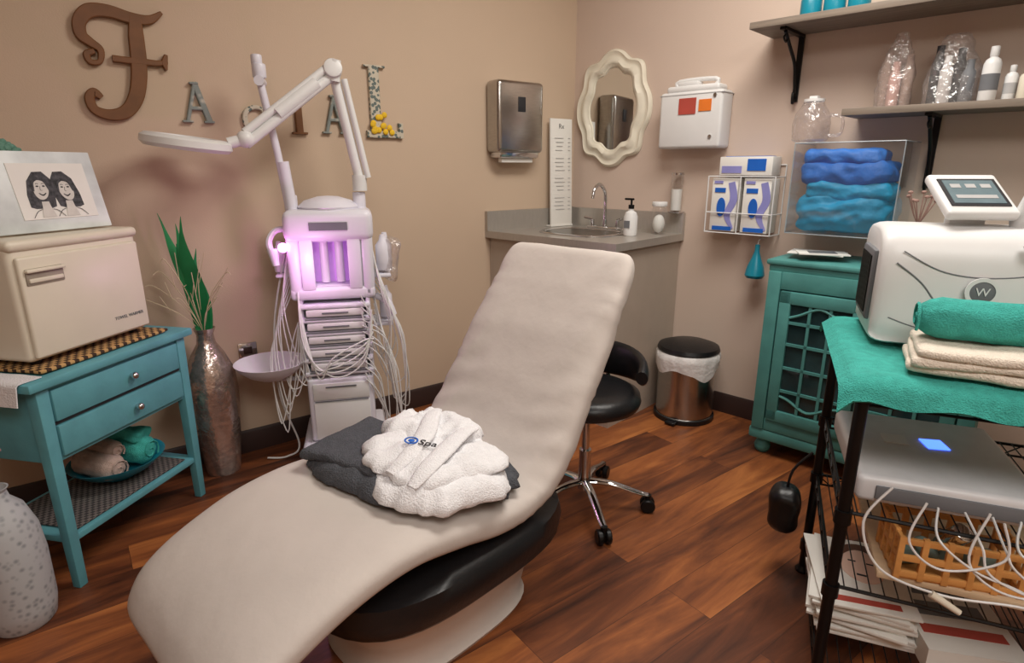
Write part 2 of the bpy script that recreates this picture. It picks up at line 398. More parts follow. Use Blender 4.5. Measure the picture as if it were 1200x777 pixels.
# ---------------------------------------------------------------- paper towel dispenser
r=root('paper_towel_dispenser',WL(0.455,0.001,1.25),LROT)
B().box((0,-.055,.19),(.29,.11,.34),bev=.022,seg=4).done('housing',r,STEEL)
B().box((0,-.05,.02),(.25,.09,.05),bev=.01).done('outlet_lip',r,CHROME)
B().box((0,-.06,-.012),(.2,.03,.03),bev=.003).done('paper_sheet',r,PAPER)
B().box((.0,-.1115,.25),(.045,.004,.07),bev=.002).done('level_window',r,DARKP)

# ---------------------------------------------------------------- mirror
r=root('wall_mirror',WR(0.262,0.001,1.492),RROT)
def mout(th,f,g=0.0):
    c,s_=math.cos(th),math.sin(th)
    k=(abs(c)**3.0+abs(s_)**3.0)**(-1/3.0)
    k*=1+.055*math.cos(4*th)+.045*math.cos(8*th)-.015*math.cos(12*th)
    return Vector((c*k*(.215*f-g),0,s_*k*(.268*f-g)))
NS=160
rings=[]
for f,g,h in [(1,0,0.001),(1,0,.014),(1,.010,.026),(1,.024,.018),(1,.036,.02),(1,.052,.036),(1,.066,.032),(1,.074,.018),(1,.078,.018),(1,.084,.006)]:
    rings.append([mout(2*math.pi*k/NS,f,g)+Vector((0,-h,0)) for k in range(NS)])
b=B(); b.loft(rings,cap=False); b.done('frame',r,IVORY,60)
b=B(); b.loft([[mout(2*math.pi*k/NS,1,.078)+Vector((0,-y,0)) for k in range(NS)] for y in (.002,.010)]); b.done('glass',r,MIRROR)

# ---------------------------------------------------------------- sink counter
r=root('sink_vanity')
def cpt(sr,d): return C+Bv*sr+NR*d
def prism(b,pts,z0,z1): b.loft([[Vector((p.x,p.y,z0)) for p in pts],[Vector((p.x,p.y,z1)) for p in pts]])
cin=C+(NL+NR).normalized()*0.004
p_lw=C+A*0.61+NL*0.003; p_re=cpt(.72,.003); p_fr=cpt(.72,.605)
b=B(); prism(b,[cin,p_lw,p_fr,p_re],.845,.88); b.done('countertop',r,LAM)
b=B(); q1=C+A*0.58+NL*0.004; q2=cpt(.70,.575)
prism(b,[cin,q1,q2,cpt(.70,.004)],.0,.845); b.done('cabinet_body',r,CABF)
b=B(); prism(b,[cin,p_lw,p_lw+NL*.02,cin+NL*.02],.88,.98); prism(b,[cin+NR*.0,p_re,p_re+NR*.02,cin+NR*.02],.88,.98); b.done('backsplash',r,LAM)
sk=root('sink_basin',cpt(.33,.33)+Vector((0,0,.88)),RROT); sk.parent=r
b=B()
def se(a,bb,z,n=3.2,N=48):
    o=[]
    for k in range(N):
        t=2*math.pi*k/N; c,s_=math.cos(t),math.sin(t); kk=(abs(c)**n+abs(s_)**n)**(-1/n); o.append(Vector((c*kk*a,s_*kk*bb,z)))
    return o
b.loft([se(.21,.17,.0005),se(.21,.17,.005),se(.20,.16,.008),se(.185,.145,.006),se(.18,.14,.001)],cap=False)
b.done('rim',sk,CHROME)
b=B(); b.loft([se(.185,.145,.0045),se(.12,.09,.0016)]); b.done('bowl',sk,M('sink_bowl_steel',(120,116,112),.3,1.0))
r=root('faucet',cpt(.31,.11)+Vector((0,0,.881)),RROT)
B().box((0,0,.008),(.2,.05,.014),bev=.006,seg=3).cyl((0,0,.03),.014,.04).tube([(0,0,.04),(0,0,.15),(0,-.01,.20),(0,-.055,.232),(0,-.10,.21),(0,-.115,.165)],.0095,10,6).cyl((-.08,0,.03),.012,.035).cyl((.08,0,.03),.012,.035).tube([(-.08,0,.05),(-.12,-.02,.06)],.007).tube([(.08,0,.05),(.12,-.02,.06)],.007).done('faucet_body',r,CHROME)
r=root('soap_dispenser',cpt(.58,.28)+Vector((0,0,.881)),RROT)
B().lathe([(0,0),(.03,0),(.033,.01),(.033,.09),(.026,.11),(.012,.118),(.012,.13),(0,.13)]).done('bottle',r,WHITE)
B().cyl((0,0,.137),.014,.018).cyl((0,0,.155),.005,.03).box((-.012,0,.172),(.05,.014,.01),bev=.004).done('pump',r,BLKM)
B().box((0,-.0325,.055),(.03,.003,.035)).done('label',r,GREYP)
r=root('cotton_jar',cpt(.64,.12)+Vector((0,0,.881)),RROT)
B().lathe([(0,0),(.034,0),(.036,.01),(.036,.12),(.03,.135)]).done('jar',r,CLEAR)
B().sph((0,0,.05),.03,(1,1,1.5)).done('cotton',r,PAPER)
B().cyl((0,0,.145),.037,.022,bev=.004).done('lid',r,WHITE)
r=root('cup_dispenser',WR(.685,.045,.985),RROT)
B().cyl((0,0,.09),.028,.18).done('cup_sleeve',r,CLEAR); B().cyl((0,0,.06),.024,.1,r2=.026).done('cups',r,PAPER); B().cyl((0,0,.184),.03,.01).box((0,.01,.0),(.06,.06,.006)).done('cap',r,CHROME)
r=root('treatment_menu_sign',C+A*.13+NL*.045+Vector((0,0,.882)),LROT)
B().box((0,0,.285),(.155,.012,.57),rot=(-2,0,0),bev=.002).box((0,.0,.004),(.16,.04,.008)).done('board',r,PAPER)
b=B()
for i in range(20):
    if i%5==4: continue
    b.box((-.015+random.uniform(-.006,.006),-.008+ (-i*.0007)+.006,.47-i*.021),(random.uniform(.04,.08),.002,.003)).box((.055,-.002-i*.0007,.47-i*.021),(.014,.002,.003))
b.done('printed_lines',r,LGREY)
text('heading','Rx',.035,r,(0,.0025,.53),(88,0,0),DARKP)

# ---------------------------------------------------------------- sharps box
r=root('sharps_container',WR(0.755,0.001,1.285),RROT)
B().box((0,-.055,.125),(.31,.11,.25),bev=.014,seg=3).done('wall_cabinet',r,WHITE)
B().box((0,-.055,.262),(.26,.09,.03),bev=.012,seg=3).tube([(-.09,-.055,.27),(-.09,-.055,.30),(.09,-.055,.30),(.09,-.055,.27)],.010,8,4).box((-.03,-.06,.285),(.1,.06,.02),bev=.006).done('container_lid',r,WHITE)
B().box((-.012,-.112,.185),(.085,.003,.07)).done('red_label',r,RED)
B().box((.075,-.112,.185),(.06,.003,.05)).done('orange_label',r,ORG)
B().cyl((.11,-.113,.05),.008,.006,rot=(90,0,0)).cyl((.12,-.113,.225),.008,.006,rot=(90,0,0)).done('lock',r,CHROME)
B().box((0,-.055,.236),(.314,.113,.004),bev=.001).done('seam',r,LGREY)

# ---------------------------------------------------------------- glove boxes
r=root('glove_box_holder',WR(1.03,0.001,.91),RROT)
b=B(); W2=.15
for z in (.0,.09,.25):
    b.tube([(-W2,-.004,z),(-W2,-.115,z),(W2,-.115,z),(W2,-.004,z)],.003,6)
for x in (-W2,0,W2):
    b.tube([(x,-.115,0),(x,-.115,.25)],.003,6); b.tube([(x,-.004,0),(x,-.004,.30)],.003,6); b.tube([(x,-.004,0),(x,-.115,0)],.003,6)
b.tube([(-W2,-.004,.30),(W2,-.004,.30)],.003,6)
b.done('wire_rack',r,WHITE)
b=B().box((-.073,-.058,.125),(.12,.095,.235),bev=.002).box((.073,-.058,.125),(.12,.095,.235),bev=.002).box((.01,-.058,.295),(.235,.095,.08),bev=.002); b.done('glove_boxes',r,PAPER)
b=B()
for x in (-.073,.073):
    b.ribbon([(x+.05,.02),(x+.02,.08),(x+.045,.15),(x+.03,.225)],[.01,.03,.035,.03],.002,-.106,5).box((x-.03,-.107,.225),(.04,.003,.012))
b.box((-.05,-.107,.28),(.09,.003,.03)); b.done('lavender_panels',r,PURP)
b=B()
for x in (-.073,.073):
    b.lathe([(0,-.002),(.020,-.002),(.020,.002),(0,.002)],(x-.01,-.109,.115),(90,0,0),20,(1,2.1)); b.box((x,-.107,.02),(.09,.003,.018)).box((x-.02,-.107,.19),(.05,.003,.02))
b.box((.06,-.107,.30),(.08,.003,.05)); b.box((.01,-.058,.336),(.2,.06,.003)); b.done('blue_panels',r,BLUE)
r=root('teal_squeeze_bottle',WR(1.12,.075,.715),RROT)
B().lathe([(0,0),(.036,0),(.043,.012),(.036,.05),(.020,.09),(.011,.12),(.010,.150),(0,.152)],(0,0,0)).done('bottle',r,TEALPL)
B().tube([(0,0,.150),(0,.01,.170),(0,.045,.175),(0,.073,.17)],.002,6,4).done('hook',r,WHITE)

# ---------------------------------------------------------------- acrylic bin with drapes
r=root('drape_bin',WR(1.475,0.001,.945),RROT)
w,d,h=.37,.25,.345
b=B().box((0,-d/2-.004,.003),(w,d,.006)).box((0,-d,h*.5),(w,.004,h)).box((-w/2,-d/2-.004,h/2),(.004,d,h)).box((w/2,-d/2-.004,h/2),(.004,d,h)); b.done('acrylic_walls',r,CLEAR)
b=B()
for x in (-w/2,w/2):
    b.tube([(x,-d,0),(x,-d,h)],.002,6); b.tube([(x,-d,h),(x,-.005,h)],.002,6); b.tube([(x,-d,0),(x,-.005,0)],.002,6)
b.tube([(-w/2,-d,h),(w/2,-d,h)],.002,6); b.tube([(-w/2,-d,0),(w/2,-d,0)],.002,6); b.done('acrylic_edges',r,EDGE)
def crumple(b,c,a,bb,h,seed,amp=.012,tilt=0):
    # loosely bunched thin drape: long irregular folds, tilted, with crisp creases
    t=bmesh.new(); bmesh.ops.create_cube(t,size=1.0); bmesh.ops.subdivide_edges(t,edges=list(t.edges),cuts=34,use_grid_fill=True)
    o=Vector((seed*7.1,seed*2.9,seed*1.3)); ct,st_=math.cos(R(tilt)),math.sin(R(tilt))
    for v in t.verts:
        p=Vector((v.co.x*2*a,v.co.y*2*bb,v.co.z*h)); hh=Vector((a,bb,h/2)); rr_=h*.40
        q=Vector([max(-(hh[i]-rr_),min(hh[i]-rr_,p[i])) for i in range(3)]); dl=p-q
        nrm_=dl.normalized() if dl.length>1e-6 else Vector((0,0,1)); p=q+nrm_*rr_
        u_=p.x*ct+p.z*st_; w_=-p.x*st_+p.z*ct
        wob=noise.noise(Vector((u_*7,p.y*7,w_*7))+o)*.03
        f1=noise.noise(Vector((u_*4,p.y*7,(w_+wob)*24))+o)
        f2=1-abs(noise.noise(Vector((u_*11,p.y*11,(w_+wob)*17))+o*1.7))*3
        f3=noise.noise(Vector((u_*30,p.y*30,w_*34))+o)
        p+=nrm_*(f1*amp*1.1+f2*amp*.45+f3*amp*.35)
        p.x+=noise.noise(Vector((p.z*9,p.y*5,seed)))*.012
        v.co=Vector((max(-.178,min(.178,p.x)),max(-.115,min(.115,p.y)),p.z))
    b.merge(t,Matrix.Translation(Vector(c)))
b=B(); crumple(b,(.0,-d/2-.004,.085),.168,.105,.15,3,.014,14); crumple(b,(.01,-d/2-.004,.165),.150,.10,.075,8,.012,-10); b.done('aqua_drapes',r,AQUAF,35)
b=B(); crumple(b,(-.01,-d/2-.004,.235),.155,.10,.085,12,.011,6); crumple(b,(-.03,-d/2-.004,.290),.135,.09,.06,17,.010,-8); b.done('blue_drapes',r,BLUEF,35)
r=root('clear_pitcher',WR(1.30,.13,1.296),RROT)
B().lathe([(0,0),(.055,0),(.066,.01),(.07,.07),(.062,.11),(.042,.14),(.036,.155)]).tube([(.066,0,.10),(.11,0,.09),(.11,0,.03),(.068,0,.025)],.006,8,5).done('pitcher_body',r,BAG)
B().cyl((0,0,.158),.038,.010).box((0,0,.168),(.03,.03,.012)).done('lid',r,WHITE)
B().box((.045,0,-.003),(.13,.2,.003)).done('acrylic_tray',r,CLEAR)

# ---------------------------------------------------------------- wall shelves
def bracket(b,x,L,D):
    b.box((x,-.006,-L/2),(.022,.010,L)); b.box((x,-D/2,-.006),(.022,D,.010))
    b.tube([(x,-.01,-L+.02),(x,-.03,-L*.7),(x,-.055,-L*.45),(x,-D*.6,-L*.22),(x,-D+.03,-.012)],.007,8,6)
    b.tube([(x,-.012,-L+.01),(x,-.03,-L-.005),(x,-.035,-L+.03),(x,-.015,-L+.04)],.006,8,5)
    b.tube([(x,-D+.05,-.02),(x,-D+.02,-.035),(x,-D+.045,-.05),(x,-D+.06,-.035)],.004,8,5)
def shelf(s0,z,blist,L,dd=.25):
    r=root('wall_shelf',WR(s0,0.001,z),RROT)
    B().box((L/2,-dd/2-.001,.012),(L,dd,.025),bev=.002).done('board',r,SHELFW)
    b=B()
    for x in blist: bracket(b,x,.26,dd-.03)
    b.done('brackets',r,BLKM); return r
shelf(1.06,1.725,[.12,1.3],2.2); shelf(1.43,1.385,[.27,1.2],1.85,.22)
r=root('teal_storage_jars',WR(1.24,.12,1.752),RROT)
b=B()
for x in (0,.085,.17): b.lathe([(0,0),(.035,0),(.038,.01),(.038,.07),(.032,.085),(.034,.09),(.034,.105),(0,.105)],(x,0,0))
b.done('jars',r,TEALPL)
def bag(s,w,h,name,mats,seed,rz=0,bh=.62):
    r=root(name,WR(s,.11,1.412),RROT+rz)
    for i,mt in enumerate(mats):
        n_=len(mats); hh=h*bh*(1,.8,.92,.7)[i%4]
        B().lathe([(0,0),(.018,0),(.02,.006),(.02,hh*.7),(.012,hh*.8),(.012,hh),(0,hh)],(-w*.30+i*w*.6/max(1,n_-1),0.012*(-1)**i,.004),seg=16).done('bottle_inside_%d'%(i+1),r,mt)
    rings=[]
    for j in range(17):
        t=j/16; z=t*h; ww=w/2*(1-.6*max(0,t-.5)/.5); dd=.05*(1-.85*t)+.005
        ring=[]
        for k in range(40):
            a=2*math.pi*k/40; p=Vector((math.cos(a)*ww,math.sin(a)*dd,z)); nz=noise.noise_vector(p*32+Vector((seed,0,0)))*.013*min(1,t*4+.1)
            nz.z*=.4 if 0<j<16 else 0
            ring.append(p+nz)
        rings.append(ring)
    B().loft(rings).done('plastic_bag',r,BAG,80)
bag(1.565,.115,.25,'bagged_supplies',[MAUVE,M('blush_plastic',(206,168,158),.5),MAUVE],1,bh=.75); bag(1.735,.16,.225,'bagged_supplies',[DARKP,WHITE,DARKP,GREYP],5,bh=.85)
def btl(name,s,d,h,rad,mat,capm,z=1.411,lab=None):
    r=root(name,WR(s,d,z),RROT)
    B().lathe([(0,0),(rad*.9,0),(rad,.006),(rad,h*.68),(rad*.8,h*.76),(rad*.45,h*.8),(rad*.45,h*.82),(0,h*.82)]).done('bottle',r,mat)
    B().cyl((0,0,h*.91),rad*.5,h*.18,bev=.002).done('cap',r,capm)
    if lab: B().lathe([(rad*1.01,h*.2),(rad*1.02,h*.2),(rad*1.02,h*.5),(rad*1.01,h*.5)]).done('label',r,lab)
btl('lotion_bottle',1.845,.14,.17,.025,WHITE,WHITE,lab=GREYP); btl('cream_tube',1.90,.12,.11,.018,WHITE,WHITE,lab=LGREY); btl('cream_tube',1.94,.14,.10,.018,CREAM,WHITE)
btl('teal_bottle',2.0,.15,.13,.024,TEALPL,WHITE); btl('lotion_bottle',2.01,.07,.22,.03,WHITE,DARKP); btl('lotion_bottle',2.08,.13,.2,.03,WHITE,WHITE,lab=BLUE)

# ---------------------------------------------------------------- teal cabinet
r=root('teal_storage_cabinet',WR(1.28,.02,0),RROT)
W,D=.74,.31
b=B().box((W/2,-D/2,.44),(W-.02,D-.02,.70),bev=.003).box((W/2,-D/2,.835),(W+.03,D+.03,.022),bev=.008).box((W/2,-D/2,.812),(W+.01,D+.01,.028),bev=.006).box((W/2,-D/2,.095),(W+.02,D+.02,.05),bev=.01)
for x in (.04,W-.04):
    for y in (-.04,-D+.04): b.lathe([(0,0),(.02,0),(.03,.012),(.034,.03),(.026,.05),(.02,.058),(.03,.07),(0,.07)],(x,y,0))
yf=-D
b.box((.025,yf,.46),(.05,.03,.68),bev=.004).box((W-.025,yf,.46),(.05,.03,.68),bev=.004).box((W/2,yf,.765),(W-.1,.02,.07),bev=.003).box((W/2,yf,.145),(W-.1,.02,.05),bev=.003)
b.done('carcass',r,TEALD)
b=B()
for x0,x1 in ((.055,W/2-.004),(W/2+.004,W-.055)):
    xm=(x0+x1)/2; ww=x1-x0
    b.box((x0+.022,yf-.008,.45),(.044,.02,.55),bev=.004).box((x1-.022,yf-.008,.45),(.044,.02,.55),bev=.004).box((xm,yf-.008,.70),(ww,.02,.05),bev=.004).box((xm,yf-.008,.195),(ww,.02,.05),bev=.004)
    for k in range(1,3):
        xx=x0+.044+(ww-.088)*k/3; b.box((xx,yf-.008,.44),(.011,.012,.48))
    for z in (.31,.41,.51,.60): b.box((xm,yf-.008,z),(ww-.07,.012,.011))
    b.tube([(x0+.044,yf-.01,.62),(x0+.08,yf-.01,.635),(xm,yf-.01,.67),(x1-.08,yf-.01,.635),(x1-.044,yf-.01,.62)],.006,6,5)
    b.tube([(x0+.044,yf-.01,.285),(x0+.08,yf-.01,.275),(xm,yf-.01,.24),(x1-.08,yf-.01,.275),(x1-.044,yf-.01,.285)],.006,6,5)
b.done('door_frames',r,TEALD)
B().box((W/2,yf-.002,.45),(W-.13,.006,.52)).done('door_glass',r,GLASSD)
B().sph((W/2-.03,yf-.03,.47),.011).sph((W/2+.03,yf-.03,.47),.011).done('knobs',r,BLKM)
r=root('brochure_stack',WR(1.44,.20,.868),RROT+8)
B().box((-.03,0,.002),(.2,.14,.004)).box((-.01,-.03,.006),(.18,.12,.004),rot=(0,0,18)).done('sheets',r,PAPER); B().box((-.01,-.03,.009),(.1,.07,.001),rot=(0,0,18)).done('print',r,GREYP)

# ---------------------------------------------------------------- trash can
r=root('trash_can',WR(.88,.175,0),0)
B().lathe([(0,0),(.138,0),(.142,.006),(.142,.02),(.136,.025),(.138,.30),(.139,.33),(.13,.335),(.13,.05),(0,.05)],seg=48).done('steel_body',r,STEEL)
B().lathe([(.140,.0),(.146,.002),(.146,.022),(.140,.026)],seg=48).lathe([(.12,.343),(.143,.343),(.148,.352),(.142,.368),(.10,.383),(0,.392)],seg=48).lathe([(0,.343),(.12,.343)]).done('black_lid',r,BLACK)
rings=[]
for j in range(5):
    z=[.345,.335,.31,.285,.265][j]; ring=[]
    for k in range(96):
        a=2*math.pi*k/96; rad=[.142,.150,.152,.150,.1485][j]+.006*noise.noise(Vector((math.cos(a)*5,math.sin(a)*5,z*8)))*(j>0)
        zz=z+(.05*noise.noise(Vector((math.cos(a)*1.6,math.sin(a)*1.6,9))) if j>=3 else 0)
        ring.append(Vector((math.cos(a)*rad,math.sin(a)*rad,zz)))
    rings.append(ring)
B().loft(rings,cap=False).done('bag_liner',r,M('bin_liner',(222,220,218),.4,bump=.5,bscale=40),80)
B().box((-.09,-.12,.012),(.05,.05,.012),rot=(0,0,-45),bev=.004).done('pedal',r,BLACK)

# ---------------------------------------------------------------- stool
r=root('rolling_stool',(.262,1.915,0),-30)
b=B().cyl((0,0,.10),.022,.05)
for k in range(5):
    a=R(72*k+22); c,s_=math.cos(a),math.sin(a)
    b.tube([(c*.015,s_*.015,.105),(c*.10,s_*.10,.10),(c*.2,s_*.2,.07),(c*.23,s_*.23,.065)],[.018,.014,.011],10,4,flat=.6)
b.cyl((0,0,.25),.014,.28).cyl((0,0,.17),.022,.12)
b.tube([(0,.05,.40),(0,.14,.40),(0,.19,.42),(0,.2,.50)],.009,8,4)
b.done('chrome_base',r,CHROME)
b=B()
for k in range(5):
    a=R(72*k+22); c,s_=math.cos(a),math.sin(a)
    for o in (-.014,.014): b.lathe([(0,-.01),(.022,-.01),(.026,-.006),(.026,.006),(.022,.01),(0,.01)],(c*.23-s_*o,s_*.23+c*o,.026),(90,0,math.degrees(a)),20)
    b.cyl((c*.23,s_*.23,.05),.012,.03)
b.done('casters',r,BLKM)
b=B().lathe([(0,.395),(.15,.395),(.178,.41),(.185,.43),(.18,.452),(.15,.468),(.08,.462),(0,.458)],seg=40)
rings=[]
for i in range(25):
    a=R(90-85+170*i/24); hh=.065*(math.sin(math.pi*(i+.6)/25.2))**.4
    cx,cy=math.cos(a),math.sin(a); ring=[]
    for k in range(16):
        t=2*math.pi*k/16; ring.append(Vector((cx*(.185+.02*math.cos(t)),cy*(.185+.02*math.cos(t)),.525+hh*math.sin(t))))
    rings.append(ring)
b.loft(rings); b.done('black_cushion',r,BLACK,60)

# ---------------------------------------------------------------- lounge chair
CH0=(-.872,1.105,0)
r=root('spa_lounge_chair',CH0,46.2)
prof=[(-.02,.27,.085),(.03,.345,.09),(.12,.405,.09),(.26,.455,.09),(.42,.472,.09),(.56,.455,.095),(.69,.43,.10),(.79,.437,.10),(.875,.50,.10),(.95,.60,.10),(1.035,.72,.095),(1.12,.835,.09),(1.19,.925,.085),(1.235,.978,.07)]
PP=cr_path([(p[0],p[1],p[2]) for p in prof],8)
N=len(PP); W=.54
rings=[]
for i,p in enumerate(PP):
    a=PP[max(i-1,0)]; c=PP[min(i+1,N-1)]
    d=Vector((c.x-a.x,0,c.y-a.y)).normalized(); nn=Vector((-d.z,0,d.x))
    t=i/(N-1)
    th=p.z; w=W/2
    e0=min(1,i/10); e1=min(1,(N-1-i)/10)
    f=math.sqrt(max(0,1-(1-e0)**2))*.18+.82; g=math.sqrt(max(0,1-(1-e1)**2))*.18+.82
    w*=f*g; tp=max(0,(t-.62)/.38); w*=1-.11*tp; yoff=.012*tp
    thk=th*(0.35+.65*math.sqrt(max(0,1-(1-min(1,i/4))**2)))*(0.3+.7*math.sqrt(max(0,1-(1-min(1,(N-1-i)/5))**2)))
    ring=[]
    for k in range(80):
        an=2*math.pi*k/80; cc,ss=math.cos(an),math.sin(an)
        y=w*math.copysign(abs(cc)**.35,cc); z=thk/2*math.copysign(abs(ss)**.75,ss)
        dip=-.012*(1-(y/w)**2) if ss>0 else 0
        P3=Vector((p.x,0,p.y))+nn*(z-th/2+dip)+Vector((0,-W/2+y+yoff,0))
        q=P3.x*1.0+P3.z*.6
        bk=max(0,min(1,(t-.45)/.1))
        wr=(1-abs(noise.noise(Vector((q*2.2,(P3.y+q*.45)*9,2))))*3)*.0038*(.2+bk)
        side=math.sin((q*1.0+.3*noise.noise(Vector((q*5,0,0))))*75)*.0028*bk*(abs(y)/w)**4
        cr_=math.sin((q+.35*P3.y)*70)*.0022*math.exp(-((t-.66)/.09)**2)
        wv=noise.noise(Vector((P3.x*6,P3.y*5,P3.z*6)))*.004+wr+side+cr_
        ring.append(P3+nn*wv)
    rings.append(ring)
B().loft(rings).done('fitted_sheet_cushion',r,SHEET,75)
def rr_ring(x0,x1,y0,y1,z,n=3.2,N=56):
    return [Vector((v.x+(x0+x1)/2,v.y+(y0+y1)/2,z)) for v in se((x1-x0)/2,(y1-y0)/2,0,n,N)]
b=B()
b.loft([rr_ring(.40,.90,-.46,-.08,.215),rr_ring(.30,.98,-.53,-.03,.22),rr_ring(.275,1.00,-.55,-.005,.245),rr_ring(.27,1.005,-.555,-.0,.285),rr_ring(.275,.995,-.55,-.005,.318),rr_ring(.33,.93,-.51,-.04,.334)])
b.done('black_bolster',r,BLACK,60)
b=B()
b.loft([rr_ring(.38,.92,-.45,-.09,.0),rr_ring(.375,.925,-.455,-.085,.012),rr_ring(.385,.915,-.44,-.10,.03),rr_ring(.37,.93,-.46,-.08,.12),rr_ring(.33,.955,-.50,-.04,.18),rr_ring(.31,.97,-.52,-.02,.225)])
b.done('white_pedestal',r,CHBASE,60)

# towels on chair
r=root('folded_gray_towel',(-.86,1.10,0),46.2)
b=B()
b.mound((.575,-.21,.460),.17,.19,.045,rot=(0,3,8),seed=2,ridge=.010,freq=9,rag=.02)
b.cloth((.56,-.17,.501),(.26,.28,.03),rot=(0,3,14),r=.014,amp=.010,freq=10,seed=5,cuts=22)
b.mound((.70,-.31,.440),.10,.19,.04,rot=(0,3,2),seed=8,ridge=.010,freq=10,rag=.02)
b.done('towel_folds',r,GRAYT,80)
r=root('folded_robe',(-.86,1.10,0),46.2)
b=B()
b.mound((.595,-.355,.474),.155,.175,.050,rot=(0,4,-12),seed=12,ridge=.010,freq=8,rag=.022)
b.mound((.61,-.335,.512),.145,.16,.032,rot=(0,3,-6),seed=19,ridge=.012,freq=9,rag=.026)
b.mound((.68,-.25,.521),.085,.12,.040,rot=(0,-3,24),seed=25,ridge=.012,freq=12,rag=.02)
b.tube([(.73,-.36,.561),(.68,-.37,.566),(.60,-.40,.562),(.52,-.43,.554),(.47,-.44,.533)],[.014,.022,.026,.024,.014],12,6,flat=.35)
b.tube([(.73,-.21,.566),(.68,-.25,.574),(.61,-.31,.566),(.53,-.35,.556),(.47,-.36,.536)],[.014,.022,.026,.022,.014],12,6,flat=.35)
b.done('robe_folds',r,ROBE,80)
lg=root('robe_logo',(.575,-.345,.570),0); lg.parent=r; lg.rotation_euler=(0,R(4),R(-60))
b=B()
b.lathe([(.013,0),(.017,0),(.017,.0015),(.013,.0015)],(-.028,0,0),seg=28); b.sph((-.028,0,.0005),.008,(1,1,.2)); b.done('logo_ring',lg,BLUE)
text('logo_text','Spa',.034,lg,(.015,-.001,.001),(0,0,0),DARKP)

# ---------------------------------------------------------------- facial machine
r=root('facial_steamer_machine',(-.725,2.37,0),14)
b=B()
b.box((0,0,.075),(.30,.30,.06),bev=.02,seg=3).box((-.13,0,.075),(.08,.38,.055),bev=.02,seg=3).box((.13,0,.075),(.08,.38,.055),bev=.02,seg=3)
b.box((0,0,.245),(.26,.26,.27),bev=.012,seg=3)
for z in (.40,.455,.51,.565,.62,.675): b.box((0,0,z),(.27,.26,.018),bev=.007)
b.box((0,.09,.54),(.25,.06,.34),bev=.01).box((-.128,0,.54),(.018,.22,.34),bev=.006).box((.128,0,.54),(.018,.22,.34),bev=.006)
b.box((0,.06,.87),(.32,.12,.34),bev=.03,seg=4)
b.box((-.135,-.03,.86),(.05,.18,.32),bev=.02,seg=3).box((.135,-.03,.86),(.05,.18,.32),bev=.02,seg=3).box((0,-.03,.985),(.33,.20,.12),bev=.03,seg=4).box((0,-.03,.725),(.32,.18,.05),bev=.015,seg=3)
b.box((-.088,-.115,.845),(.05,.014,.21),bev=.006).box((.088,-.115,.845),(.05,.014,.21),bev=.006)
b.lathe([(0,0),(.11,0),(.115,.012),(.09,.035),(.04,.05),(0,.053)],(0,0,1.04))
b.cyl((-.14,.02,1.06),.025,.07,bev=.004).cyl((.12,.02,1.06),.025,.09,bev=.004)
b.done('body',r,LAV)
B().box((0,-.004,.845),(.20,.004,.20)).done('lit_cabinet_back',r,UV)
B().cyl((-.028,-.05,.85),.017,.18).cyl((.03,-.05,.85),.017,.18).box((0,-.05,.93),(.10,.05,.02),bev=.004).box((0,-.05,.753),(.19,.10,.004)).done('inner_tubes',r,LAV)
b=B()
for z in (.43,.485,.54,.595,.65):
    b.box((0,-.12,z),(.22,.02,.030),bev=.006)
b.box((0,-.132,.20),(.22,.008,.16),bev=.003).box((0,-.132,.325),(.22,.008,.07),bev=.003)
b.done('drawer_fronts',r,WHITE)
b=B()
for z in (.43,.485,.54,.595,.65): b.box((0,-.131,z),(.10,.004,.006)).box((0,-.123,z-.0245),(.23,.014,.006))
b.box((0,-.137,.345),(.12,.003,.006)).box((0,-.137,.285),(.21,.003,.004)).box((0,-.131,.985),(.14,.004,.03)); b.done('gray_trim',r,GREYP)
b=B()
for x in (-.13,.13):
    for y in (-.16,.16): b.lathe([(0,-.012),(.02,-.012),(.024,0),(.02,.012),(0,.012)],(x,y,.024),(0,90,0),18); b.cyl((x,y,.045),.01,.02)
b.done('casters',r,WHITE)
b=B()
for (x,y,z,h,rad) in [(.20,-.04,.80,.14,.03),(.21,.05,.78,.16,.028),(.20,-.02,.60,.13,.026),(.205,.05,.56,.12,.026),(-.20,.0,.80,.12,.024)]:
    b.lathe([(0,0),(rad*.9,0),(rad,.01),(rad,h*.7),(rad*.5,h*.85),(rad*.35,h),(0,h)],(x,y,z),seg=20)
b.box((.185,0,.78),(.08,.16,.015),bev=.005).box((.185,0,.58),(.08,.16,.015),bev=.005).box((-.185,0,.79),(.06,.12,.012),bev=.005)
b.tube([(-.12,-.02,.96),(-.19,-.06,.97),(-.22,-.09,.93),(-.21,-.10,.88)],.012,8,5)
b.tube([(-.21,-.10,.90),(-.20,-.11,.84)],[.02,.013],10)
b.tube([(.14,-.05,.70),(.20,-.08,.68),(.23,-.09,.62)],[.012,.016,.010],10,4)
b.done('side_accessories',r,LAV)
B().cloth((.235,-.02,.84),(.055,.10,.17),rot=(0,6,0),r=.02,amp=.016,freq=14,seed=51,cuts=12).done('plastic_pouch',r,BAG,70)
b=B(); rnd=random.Random(5)
for i in range(15):
    x0=.15+.010*(i%9); z0=.84-.025*i; j=rnd.uniform(-.03,.03); k2=rnd.uniform(-.05,.05)
    b.tube([(.15,-.06,z0+.1),(x0+.03,-.12,z0-.10),(x0+.05+j,-.10+k2*.3,max(.12,z0-.28-.02*i)),(x0+.01,-.08,max(.09,z0-.42+k2)),(x0-.03+j,-.13,z0-.2),(.10,-.14,z0-.12)],.0025,6,7)
for i in range(8):
    x0=-.14-.010*i; j=rnd.uniform(-.02,.02)
    b.tube([(-.16,-.05,.90-.025*i),(x0-.05,-.10,.68-.03*i),(x0-.03+j,-.12,max(.10,.44-.04*i)),(x0+.03,-.12,.35+.02*i),(-.14,-.13,.55+.01*i)],.0025,6,7)
